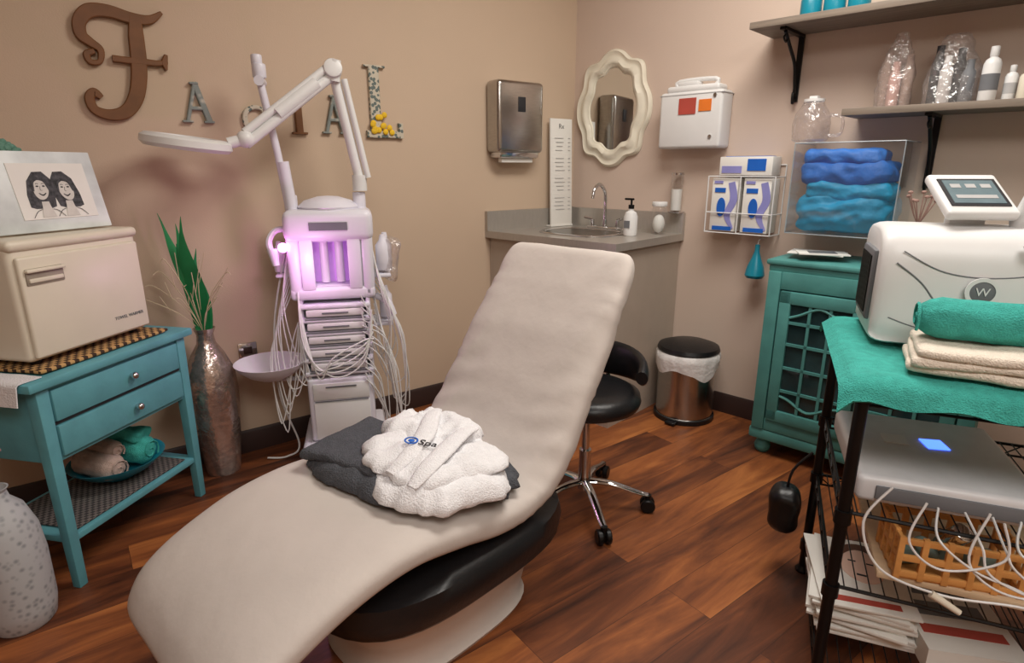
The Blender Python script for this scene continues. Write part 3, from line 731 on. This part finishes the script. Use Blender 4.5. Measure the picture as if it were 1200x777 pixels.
for i in range(5):
    b.tube([(-.13,-.135,.74-.02*i),(-.12+.01*i,-.17,.52-.03*i),(-.02,-.175-.003*i,.40+.02*i),(.10,-.17,.46+.02*i),(.14,-.15,.66-.03*i)],.0032,6,8)
b.tube([(-.17,-.02,.9),(-.24,-.04,.6),(-.25,-.04,.3),(-.2,.0,.05),(-.25,-.03,.01),(-.33,-.02,.008)],.004,6,8)
b.done('cords',r,WHITE)
b=B()
b.lathe([(.0,.0),(.05,.0),(.09,.02),(.125,.05),(.137,.07),(.133,.07),(.085,.03),(.04,.012),(0,.012)],(-.265,-.08,.385))
b.tube([(-.12,-.03,.36),(-.20,-.05,.365),(-.26,-.07,.378)],.010,8,4)
b.done('mixing_bowl_arm',r,LAV)
B().sph((-.168,-.13,.91),.018).done('uv_bulb',r,UVB)
b=B().tube([(-.14,-.02,1.0),(-.165,-.02,1.25),(-.20,-.02,1.5)],.014,10).tube([(-.13,-.02,1.0),(-.15,-.02,1.22)],.022,10).cyl((-.20,-.02,1.535),.024,.05,bev=.006).cyl((-.205,-.02,1.57),.019,.04,bev=.005)
b.tube([(-.20,-.05,1.50),(-.20,.02,1.50)],.018,10)
b.done('steamer_arm',r,LAV)
r=root('magnifying_lamp',(0,0,0),0)
J0=Vector((-.605,2.41,1.11)); J1=Vector((-.67,2.38,1.55)); J2=Vector((-.94,2.18,1.295)); H=Vector((-1.11,2.11,1.28))
off=Vector((.0,.0,.022))
b=B().tube([J0,J0+Vector((0,0,.06))],.028,14)
b.tube([J0+Vector((0,0,.05)),J1+Vector((0,.02,-.03))],.019,10).tube([J0+Vector((.035,0,.05)),J1+Vector((.035,.02,-.03))],.012,10)
b.cyl(J1,.034,.06,rot=(80,0,20),bev=.006).tube([J1+Vector((0,0,-.04)),J1+Vector((.01,0,.035))],.024,12)
b.tube([J1+off,J2+off],.015,10).tube([J1-off*.8,J2-off*.8],.018,10)
b.tube([J1*.8+J2*.2,J1*.35+J2*.65],.026,12)
b.sph(J2,.03).tube([J2,H+Vector((.12,.045,.0))],[.02,.014,.02],10)
b.done('arm',r,WHITE)
B().lathe([(.085,-.02),(.13,-.02),(.142,-.008),(.14,.012),(.125,.022),(.09,.022),(.085,.015),(.085,-.02)],H,(0,8,0),48,(1,1)).done('lamp_ring',r,WHITE)
B().lathe([(0,-.004),(.088,-.001),(.088,.003),(0,.008)],H,(0,8,0),40).done('lens',r,CLEAR)

# ---------------------------------------------------------------- side table (left)
TR=78.5; T0=Vector((-1.27,1.465,0))
r=root('teal_nightstand',T0,TR)
L,D=.55,.33
b=B()
for x in (.02,L-.02):
    for y in (.02,D-.02): b.box((x,y,.31),(.038,.038,.62),bev=.003,taper=.72)
b.box((L/2,D/2,.637),(L+.05,D+.03,.026),bev=.006).box((L/2,D/2,.51),(L-.03,D-.02,.22),bev=.003).box((L/2,D/2,.155),(L-.03,D-.02,.02),bev=.003)
b.done('frame',r,TEAL)
B().box((L/2,.006,.565),(L-.085,.014,.092),bev=.004).box((L/2,.006,.46),(L-.085,.014,.092),bev=.004).done('drawer_fronts',r,TEAL)
B().box((L/2,.0085,.513),(L-.08,.004,.008)).done('drawer_gap',r,DARKP)
B().sph((L*.55,-.016,.565),.012).sph((L*.55,-.016,.46),.012).cyl((L*.55,-.005,.565),.006,.015,rot=(90,0,0)).cyl((L*.55,-.005,.46),.006,.015,rot=(90,0,0)).done('knobs',r,CHROME)
def att(nm,x,y,z,rz=0):
    c,s_=math.cos(R(TR)),math.sin(R(TR)); return root(nm,T0+Vector((c*x-s_*y,s_*x+c*y,z)),TR+rz)
r=att('woven_mat',.275,.16,.654)
B().cloth((0,0,.006),(.46,.28,.012),r=.005,amp=.002,freq=12,seed=3,cuts=18).done('mat_weave',r,MAT_W,80)
r=att('white_table_linen',.0,.16,.652)
def fl(u,v):
    x=.035-.13*u; y=-.15+.28*v; z=.003
    if x<-.032: z-=(-.032-x)*.95; x=-.032+(x+.032)*.15-.004
    return Vector((x,y,z+.002*noise.noise(Vector((x*30,y*18,0)))))
B().sheet(fl,16,24,.003).done('linen',r,ROBE,80)
r=att('shelf_mat',.27,.16,.167)
B().cloth((0,0,.003),(.44,.27,.005),r=.002,amp=.001,freq=12,seed=3,cuts=10).done('mat_weave',r,MAT_D,80)
r=att('towel_warmer',.265,.185,.669)
B().box((0,0,.17),(.42,.25,.32),bev=.018,seg=4).box((0,-.01,.330),(.425,.25,.03),bev=.013,seg=3).done('cabinet_shell',r,CREAM)
B().box((.0,-.13,.16),(.395,.016,.28),bev=.007,seg=3).done('door',r,CREAM)
B().box((-.13,-.139,.245),(.11,.006,.045),bev=.003).done('handle_recess',r,M('handle_taupe',(150,140,126),.5))
B().box((-.13,-.145,.262),(.115,.014,.010),bev=.005).box((-.13,-.143,.235),(.10,.006,.012),bev=.003).done('handle_bar',r,CREAM)
text('brand_text','TOWEL WARMER',.014,r,(.12,-.139,.07),(90,0,0),GREYP)
b=B()
for x in (-.17,.17):
    for y in (-.09,.09): b.cyl((x,y,.006),.014,.012)
b.done('feet',r,BLKM)
r=att('picture_frame',.285,.16,1.016,-6)
TL=(-12,0,0)
B().box((0,.0,.115),(.33,.014,.23),rot=TL,bev=.002).box((0,.02,.03),(.03,.04,.006),rot=(60,0,0)).done('marble_border',r,MARB)
pl=root('portrait_sheet',(0,0,.115),0); pl.parent=r; pl.rotation_euler=(R(-12),0,0)
B().box((0.02,-.0082,0),(.22,.002,.16)).done('picture_mat',pl,PAPER)
hair=B(); face=B(); ink=B()
def ell(cx,cz,a,c_,n=28,t0=0,t1=2*math.pi): return [(cx+a*math.cos(t0+(t1-t0)*k/n),cz+c_*math.sin(t0+(t1-t0)*k/n)) for k in range(n)]
for cx,cz,tl in ((-.018,.012,.12),(.052,.008,-.12)):
    hair.poly([(x+ (z-cz)*tl,z) for x,z in [(cx-.036,-.045),(cx-.040,-.01),(cx-.034,.03),(cx-.015,.055),(cx+.012,.056),(cx+.032,.035),(cx+.038,-.01),(cx+.036,-.045),(cx+.022,-.05),(cx-.022,-.05)]],.0008,-.0094)
    face.poly([(x+(z-cz)*tl,z) for x,z in ell(cx,cz-.006,.0215,.031)],.0008,-.0104)
    face.poly([(cx-.02,-.075),(cx-.012,-.045),(cx-.01,-.03),(cx+.01,-.03),(cx+.012,-.045),(cx+.02,-.075)],.0006,-.0103)
    ink.poly(ell(cx-.009,cz+.002,.004,.0022,10),.0006,-.0114).poly(ell(cx+.009,cz+.002,.004,.0022,10),.0006,-.0114)
    ink.ribbon([(cx-.010,cz-.018),(cx,cz-.024),(cx+.010,cz-.018)],[.002,.004,.002],.0006,-.0114,4)
    ink.ribbon([(cx-.012,cz+.008),(cx-.008,cz+.010),(cx-.004,cz+.008)],[.0012,.0015,.001],.0006,-.0114,3).ribbon([(cx+.004,cz+.008),(cx+.008,cz+.010),(cx+.012,cz+.008)],[.0012,.0015,.001],.0006,-.0114,3)
    ink.ribbon([(cx-.001,cz+.002),(cx-.003,cz-.009),(cx+.002,cz-.010)],[.0008,.001,.0008],.0006,-.0114,3)
    hair.ribbon([(cx-.004,cz+.024),(cx-.018,cz+.014),(cx-.022,cz-.012)],[.008,.007,.004],.0008,-.0112,4).ribbon([(cx-.004,cz+.024),(cx+.014,cz+.017),(cx+.022,cz-.010)],[.008,.007,.004],.0008,-.0112,4)
    ink.ribbon([(cx-.045,-.075),(cx-.03,-.058),(cx-.015,-.052)],[.0012,.0016,.001],.0006,-.0114,4).ribbon([(cx+.045,-.075),(cx+.03,-.058),(cx+.015,-.052)],[.0012,.0016,.001],.0006,-.0114,4)
hair.done('sketch_hair',pl,M('ink_gray',(66,66,70),.7,var=.7,scale=90)); face.done('sketch_faces',pl,M('portrait_skin_gray',(206,202,196),.7,var=.06,scale=60)); ink.done('sketch_features',pl,DARKP)
r=att('potted_succulent',.285,.277,1.0155)
B().lathe([(0,0),(.024,0),(.030,.05),(.032,.205),(.028,.205),(.024,.195),(0,.195)]).done('pot',r,WHITE)
b=B()
for i in range(80):
    a=random.uniform(0,6.28); q=random.uniform(0,.040); b.sph((math.cos(a)*q,math.sin(a)*q*.8,.222+.03*(1-q/.04)),.010,(1,.6,1.5),rot=(random.uniform(-50,50),random.uniform(-50,50),0),seg=8)
b.done('leaves',r,M('succulent_green',(96,140,124),.6,var=.2))
r=att('towel_bowl',.34,.155,.175)
B().lathe([(0,.0),(.05,0),(.055,.008),(.105,.03),(.145,.065),(.148,.07),(.142,.068),(.10,.036),(.05,.014),(0,.012)],scl=(1,.95)).done('bowl',r,TEALPL)
def roll(b,p,q,rad,seed=0):
    d=(Vector(q)-Vector(p)); Ln=d.length; mx=Matrix.Translation(Vector(p))@d.to_track_quat('Z','Y').to_matrix().to_4x4()
    rings=[]
    for j in range(17):
        t=j/16; ring=[]
        f=[.55,.85,1][j] if j<3 else ([.55,.85,1][16-j] if j>13 else 1)
        for k in range(36):
            a=2*math.pi*k/36; rr_=rad*f*(1+.10*noise.noise(Vector((math.cos(a)*3,math.sin(a)*3,t*6+seed))))
            if k==5: rr_*=.90
            ring.append(Vector((math.cos(a)*rr_,math.sin(a)*rr_,t*Ln)))
        rings.append(ring)
    b.loft(rings,Mx=mx)
    for zz in (-.001,Ln+.001):
        pts=[mx@Vector((math.cos(a*.6)*rad*.05*a,math.sin(a*.6)*rad*.05*a,zz)) for a in range(2,18)]
        b.tube(pts,.003,5)
b=B(); roll(b,(-.075,-.08,.070),(-.06,.09,.08),.042,1); roll(b,(-.04,-.05,.115),(-.01,.09,.12),.030,3); b.done('mauve_rolled_towel',r,MAUVE,70)
b=B(); roll(b,(.05,-.09,.078),(.035,.08,.085),.048,4); b.cloth((.045,.0,.135),(.11,.14,.05),rot=(10,8,20),r=.024,amp=.018,freq=14,seed=33,cuts=14); b.done('teal_rolled_towel',r,TEALT,70)

# ---------------------------------------------------------------- silver vase with leaves
r=root('silver_floor_vase',(-1.185,2.185,0),0)
B().lathe([(0,0),(.062,0),(.066,.01),(.072,.08),(.088,.22),(.094,.34),(.088,.43),(.06,.50),(.034,.545),(.03,.58),(.04,.605),(.036,.605),(.026,.58),(0,.56)],seg=40).done('vase_body',r,SILV)
b=B()
for (dx,dy,h,w,tw) in [(-.11,-.02,.47,.022,.3),(-.01,-.04,.46,.026,-.3),(-.06,.0,.43,.030,.2),(.0,.0,.34,.026,.5),(-.05,-.02,.36,.028,-.4)]:
    n=16; rings=[]
    for j in range(n+1):
        t=j/n; ww=w*(.5+.9*math.sin(math.pi*min(1,t*1.05+.1))**.8)*(1-t**4)+.001
        c=Vector((dx*t*t+.014*math.sin(t*7+tw)*t,dy*t,.57+h*t)); an=tw+t*.5; u=Vector((math.cos(an),math.sin(an)*.6,0)); v=Vector((-u.y,u.x,0))*.12
        rings.append([c+u*ww,c+v*ww,c-u*ww,c-v*ww])
    b.loft(rings)
b.done('blade_leaves',r,GREEN,60)
b=B()
for i in range(11):
    dx=-.18+.03*i; z=.14+.05*(i%4)
    b.tube([(0,0,.58),(dx*.4,-.02,.58+z*.6),(dx,-.03+.01*(i%3),.58+z),(dx*1.2,-.03,.60+z*.9)],.0016,5,4)
    b.tube([(dx*.6,-.02,.58+z*.7),(dx*.9+.03,-.03,.58+z*1.1)],.0013,5)
b.done('dried_twigs',r,M('pale_twig',(206,190,160),.8))

# ---------------------------------------------------------------- gray floor vase
r=root('gray_floor_vase',(-1.335,1.345,0),0)
B().lathe([(0,0),(.064,0),(.072,.01),(.080,.06),(.082,.2),(.076,.28),(.056,.345),(.032,.375),(.028,.395),(.034,.405),(.03,.405),(.022,.39),(0,.37)],seg=40).done('vase_body',r,GRAYV)
b=B()
for i in range(8):
    a=i*.8; e_=Vector((.05*math.cos(a),.04*math.sin(a)-.02,.49+.02*(i%4)))
    b.tube([(0,0,.38),(e_.x*.3,e_.y*.3,.44),tuple(e_)],.0022,5,4)
    for t in (.5,.65,.8,1): b.sph((e_.x*t,e_.y*t,.38+(e_.z-.38)*t),.006,seg=8)
b.done('budded_twigs',r,PINKD)

# ---------------------------------------------------------------- utility rack (right)
RR0=Vector((.69,1.08,0)); RA=-23.6
def rk(nm,x,y,z,rz=0):
    c,s_=math.cos(R(RA)),math.sin(R(RA)); return root(nm,RR0+Vector((c*x-s_*y,s_*x+c*y,z)),RA+rz)
r=root('utility_rack',RR0,RA)
L,D=.90,.52
b=B()
for x in (0,L):
    for y in (0,D):
        b.cyl((x,y,.405),.0125,.79,seg=18)
        for z in (.09,.32,.5,.77): b.cyl((x,y,z),.017,.03,seg=18)
        b.lathe([(0,0),(.02,0),(.022,.006),(.012,.02),(0,.02)],(x,y,0),seg=16)
for z in (.10,.33,.51,.78):
    dec=(z==.78)
    for y in (0,D):
        b.tube([(0,y,z),(L,y,z)],.004,6)
        if dec or y==D:
            b.tube([(0,y,z-.03),(L,y,z-.03)],.003,6)
            b.tube([(L*k/24,y,z-(.03 if k%2 else 0)) for k in range(25)],.0022,5)
    for x in (0,L):
        b.tube([(x,0,z),(x,D,z)],.004,6); b.tube([(x,0,z-.03),(x,D,z-.03)],.003,6)
        b.tube([(x,D*k/14,z-(.03 if k%2 else 0)) for k in range(15)],.0022,5)
    for k in range(1,36): b.tube([(L*k/36,0,z+.003),(L*k/36,D,z+.003)],.0016,5)
b.done('wire_frame',r,BLKM)
r=rk('teal_cover_towel',0,0,0)
def fn(u,v):
    x=-.05+1.0*u; y=-.055+.62*v
    z=.812
    if y<0: z-=(-y)*.85; y=y*.35-.016
    if x<-.0: z-=(-x)*.5; x=x*.6-.016
    if y>D: z-=(y-D)*.7
    z+=.003*noise.noise(Vector((x*12,y*12,0)))
    if v==0: z+=.006*math.sin(u*40)
    return Vector((x,y,z))
B().sheet(fn,70,44,.008).done('towel_sheet',r,TEALT,80)
r=rk('folded_white_towel',.215,.085,.815,-6)
b=B()
for i in range(3): b.cloth((0,0,.013+.017*i),(.28-.01*i,.17,.020),rot=(0,0,2*i-2),r=.0098,amp=.007,freq=9,seed=30+i,cuts=18)
b.done('towel_layers',r,M('cream_towel',(232,220,204),.95,var=.05,scale=80,bump=.6,bscale=300),80)
r=rk('rolled_teal_towel',0,0,0)
b=B(); roll(b,(.085,.105,.914),(.38,.09,.914),.040,11); b.done('towel_roll',r,TEALT,70)
r=rk('microdermabrasion_machine',.025,.22,.822)
Wm,Dm,Hm=.52,.27,.255
def msec(x,ins=0):
    prof=[(0.02,0),(0.0,.02),(-.004,.08),(.0,.17),(.02,.225),(.06,.25),(.13,Hm),(.22,Hm-.005),(.26,.23),(.27,.18),(.27,.02),(.25,0)]
    P=cr_path([(0,p[0],p[1]) for p in prof],4,True)
    cy,cz=.135,.125
    return [Vector((x,cy+(p.y-cy)*(1-ins),cz+(p.z-cz)*(1-ins))) for p in P]
b=B(); b.loft([msec(0.0,.10),msec(.004,.05),msec(.014,.015),msec(.03,0),msec(.2,0),msec(Wm-.03,0),msec(Wm-.01,.02),msec(Wm,.10)]); b.done('shell',r,WHITE,50)
b=B().box((-.002,.13,.12),(.014,.17,.16),bev=.006); b.done('side_panel',r,GREYP)
b=B()
for i in range(10): b.box((-.010,.065+.0145*i,.12),(.004,.006,.13))
b.done('vents',r,BLKM)
B().cyl((.185,-.008,.13),.026,.012,rot=(90,0,0),seg=36,bev=.003).done('emblem',r,GREYP)
B().lathe([(.022,0),(.030,0),(.030,.003),(.022,.003)],(.185,-.0125,.13),(90,0,0),36).done('emblem_ring',r,WHITE)
text('emblem_w','W',.024,r,(.185,-.0155,.13),(90,0,0),WHITE)
b=B()
b.tube([(.03,-.0015,.18),(.08,-.003,.14),(.13,-.005,.08),(.19,-.0055,.06),(.28,-.0045,.10),(.42,-.002,.12)],.0018,6,8)
b.tube([(.04,.003,.205),(.12,-.0015,.165),(.22,-.001,.16),(.36,.001,.19)],.0015,6,8)
b.tube([(.03,-.004,.06),(.10,-.0025,.04),(.22,-.002,.035),(.42,-.003,.05)],.0015,6,8)
b.done('swoosh_trim',r,GREYP)
DX=.168
b=B().box((DX,.135,.315),(.14,.15,.022),rot=(32,0,14),bev=.008,seg=3).box((DX+.005,.165,.27),(.07,.05,.07),bev=.01); b.done('display_housing',r,WHITE)
mx=Euler((R(32),0,R(14))).to_matrix()
nrm=mx@Vector((0,0,1)); cpos=Vector((DX,.135,.315))+nrm*.0125
B().box(tuple(cpos),(.115,.10,.002),rot=(32,0,14)).done('display_bezel',r,DARKP)
B().box(tuple(cpos+nrm*.0012),(.10,.085,.002),rot=(32,0,14)).done('display_screen',r,SCR)
b=B()
for i in range(3): b.box(tuple(cpos+nrm*.0026+mx@Vector((-.03+.03*i,.02,0))),(.02,.014,.0008),rot=(32,0,14))
b.box(tuple(cpos+nrm*.0026+mx@Vector((0,-.02,0))),(.08,.012,.0008),rot=(32,0,14)); b.done('screen_icons',r,LGREY)
b=B()
b.lathe([(0,0),(.022,0),(.026,.01),(.026,.08),(.018,.10),(.014,.14),(0,.145)],(.265,.12,.25),(20,10,0)); b.lathe([(0,0),(.018,0),(.02,.01),(.016,.10),(.01,.13),(0,.13)],(.325,.16,.25),(10,0,0))
b.tube([(.265,.07,.37),(.31,.02,.40),(.38,.02,.30),(.41,.04,.22),(.35,-.03,.10),(.38,-.04,.0)],.008,8,7)
b.done('handpieces',r,WHITE)
B().tube([(.245,.0,.225),(.255,-.02,.215),(.32,-.02,.215),(.33,.0,.225)],.007,8,4).done('hand_grip',r,CHROME)
r=rk('dried_flower_sprig',.135,.515,1.06)
b=B()
for k in range(9):
    a=k*.7; e_=(.03*math.cos(a),.02*math.sin(a),.06+.01*(k%3)); b.tube([(0,0,0),(e_[0]*.5,e_[1]*.4,.03),e_],.0015,5,3); b.sph(e_,.006,(1,1,.7),seg=8)
b.done('sprig',r,DRY)
B().lathe([(0,-.235),(.018,-.235),(.02,-.2),(.018,-.06),(.010,-.02),(.012,.0),(.008,.0),(0,-.02)]).done('bud_vase',r,DARKP)
r=rk('silver_ultrasound_unit',.18,.235,.518,2)
B().box((0,0,.032),(.33,.38,.06),bev=.014,seg=4).done('case',r,M('silver_plastic',(212,212,214),.35,.0))
B().box((.0,-.192,.03),(.26,.006,.03),bev=.002).done('front_strip',r,GREYP)
B().box((.02,.03,.0635),(.045,.05,.002),rot=(0,0,10),bev=.0005).done('blue_display',r,BLUEL)
B().box((-.06,.03,.0632),(.05,.05,.002)).done('label',r,WHITE)
pc=root('probe_cables',(-.18,-.235,-.518),0); pc.parent=r
b=B(); rnd=random.Random(3); j=lambda s_:rnd.uniform(-s_,s_)
for i in range(6):
    x=.16+.045*i
    b.tube([(x,.035,.54),(x+j(.02),-.035,.51),(x+.05+j(.03),-.05,.47+j(.02)),(x+.13+j(.03),-.045,.43-.02*i+j(.02)),(.40+.02*i,-.04,.36-.01*i),(.54+j(.03),-.05,.30),(.64,-.05,.26+j(.03))],.0024,6,8)
b.tube([(.06,-.03,.60),(.02,-.04,.52),(.06,-.05,.43),(.17,-.05,.40),(.30,-.05,.41),(.42,-.04,.38)],.0026,6,8)
b.tube([(.12,-.03,.58),(.10,-.045,.50),(.16,-.05,.455),(.25,-.05,.50),(.24,-.04,.57)],.0024,6,8)
b.tube([(.22,-.03,.58),(.20,-.045,.48),(.27,-.05,.43),(.38,-.05,.46),(.44,-.04,.58)],.0024,6,8)
b.done('cable_loops',pc,WHITE)
b=B()
for (x,z) in ((.33,.405),(.15,.40)): b.tube([(x,-.052,z),(x+.05,-.057,z-.025)],[.008,.010,.006],10)
b.done('probe_tips',pc,CREAM)
r=rk('maple_shelf_board',.49,.265,.337)
B().box((0,0,.008),(.80,.42,.016),bev=.003).done('board',r,BOARD)
r=rk('wooden_lattice_crate',.225,.125,.354,6)
w,d,h=.22,.13,.10
b=B()
for z in (.012,.05,.09):
    for y in (-d/2,d/2): b.box((0,y,z),(w,.008,.014),bev=.001)
    for x in (-w/2,w/2): b.box((x,0,z),(.008,d,.014),bev=.001)
for k in range(6):
    x=-w/2+w*k/5
    for y in (-d/2,d/2): b.box((x,y,h/2),(.012,.010,h),bev=.001)
for k in range(1,4):
    for x in (-w/2,w/2): b.box((x,-d/2+d*k/4,h/2),(.010,.010,h),bev=.001)
b.box((0,0,.004),(w,d,.008))
b.done('lattice',r,WOODL)
b=B()
for i in range(5): b.cloth((-.08+.04*i,random.uniform(-.02,.02),.03+.01*(i%2)),(.05,.05,.03),rot=(20*i,30*i,15),r=.014,amp=.01,seed=40+i,cuts=8)
b.done('contents',r,M('sage_cloth',(120,140,132),.9))
B().lathe([(0,0),(.01,0),(.012,.05),(.02,.07),(.02,.10),(.012,.105),(0,.105)],(-.03,0,.04),(30,20,0),18).done('handpiece_metal',r,CHROME)
r=rk('magazine_stack',.105,.275,.106,-2)
b=B()
for i in range(10): b.box((random.uniform(-.012,.012),random.uniform(-.012,.012),.006+i*.0085),(.21,.29,.0075),rot=(0,0,random.uniform(-7,7)),bev=.001)
b.box((.19,-.03,.035),(.20,.28,.06),rot=(0,0,12)); b.done('magazine_pages',r,PAPER)
b=B().box((-.01,-.01,.093),(.21,.29,.006),rot=(0,0,8),bev=.001); b.done('top_cover',r,PAPER)
B().lathe([(0,0),(.052,0),(.052,.0012),(0,.0012)],(.0,.02,.0961),(0,0,10),24,(1,1.35)).done('cover_portrait_face',r,SKIN)
hb=B()
hb.ribbon([(-.056,-.03),(-.058,.02),(-.03,.07),(.01,.085),(.048,.05),(.058,.0)],[.012,.02,.026,.028,.02,.012],.001,0,6).done('cover_portrait_hair',r,M('hair_print',(96,60,44),.5),loc=(.0,.02,.0968),rot=(-90,0,0))
B().box((.0-.02,.035,.0976),(.018,.005,.0008)).box((.022,.035,.0976),(.018,.005,.0008)).box((0,-.02,.0976),(.024,.007,.0008)).done('cover_portrait_features',r,DARKP)
b=B().box((.20,-.10,.0655),(.17,.03,.001),rot=(0,0,12)).box((.0,-.125,.0966),(.15,.02,.001),rot=(0,0,8)); b.done('red_titles',r,RED)
b=B().box((.18,-.03,.0655),(.15,.05,.001),rot=(0,0,12)).box((.165,.04,.0655),(.12,.04,.001),rot=(0,0,12)); b.done('printed_blocks',r,GREYP)
r=rk('black_pouch',-.075,.50,.0)
B().cloth((0,0,.21),(.09,.10,.14),r=.035,amp=.01,seed=60,cuts=12).tube([(0,0,.27),(.01,.0,.34),(.055,.01,.40)],.004,6,4).done('pouch',r,BLACK,70)

# ---------------------------------------------------------------- lights
def area(nm,loc,size,sy,en,col,rot=(0,0,0)):
    li=bpy.data.lights.new(nm,'AREA'); li.shape='RECTANGLE'; li.size=size; li.size_y=sy; li.energy=en; li.color=col
    o=bpy.data.objects.new(nm,li); o.location=loc; o.rotation_euler=tuple(R(a) for a in rot); bpy.context.scene.collection.objects.link(o)
area('ceiling_light_front',(0.65,1.75,2.54),1.1,.6,38,(1,.95,.88))
area('fill_light_rear',(0.5,-.6,2.54),1.6,1.2,50,(1,.96,.91))  # added flat fill, overhead behind the camera; not a known ceiling lamp
for nm,loc,sx,sy in (('ceiling_light_panel',(0.65,1.75,2.572),1.14,.64),('ceiling_light_panel',(.5,-.6,2.572),1.64,1.24)):  # second panel is an added housing over the rear fill
    rr_=root(nm,loc,0); B().box((0,0,0),(sx,sy,.04),bev=.004).done('fixture',rr_,WHITE)
li=bpy.data.lights.new('uv_lamp','POINT'); li.energy=1.3; li.color=(1,.45,.92); li.shadow_soft_size=.03
o=bpy.data.objects.new('uv_lamp',li); o.location=(-.74,2.10,.85); bpy.context.scene.collection.objects.link(o)
w=bpy.data.worlds.new('world'); bpy.context.scene.world=w; w.use_nodes=True
w.node_tree.nodes['Background'].inputs[0].default_value=(1,.95,.9,1); w.node_tree.nodes['Background'].inputs[1].default_value=.3

# ---------------------------------------------------------------- camera
cd=bpy.data.cameras.new('camera'); cd.sensor_width=36; cd.lens=20.7; cd.clip_start=.02
co=bpy.data.objects.new('camera',cd); co.location=(0,0,1.2); co.rotation_euler=(R(90-15.59),0,0)
bpy.context.scene.collection.objects.link(co); bpy.context.scene.camera=co
bpy.context.scene.view_settings.view_transform='Standard'
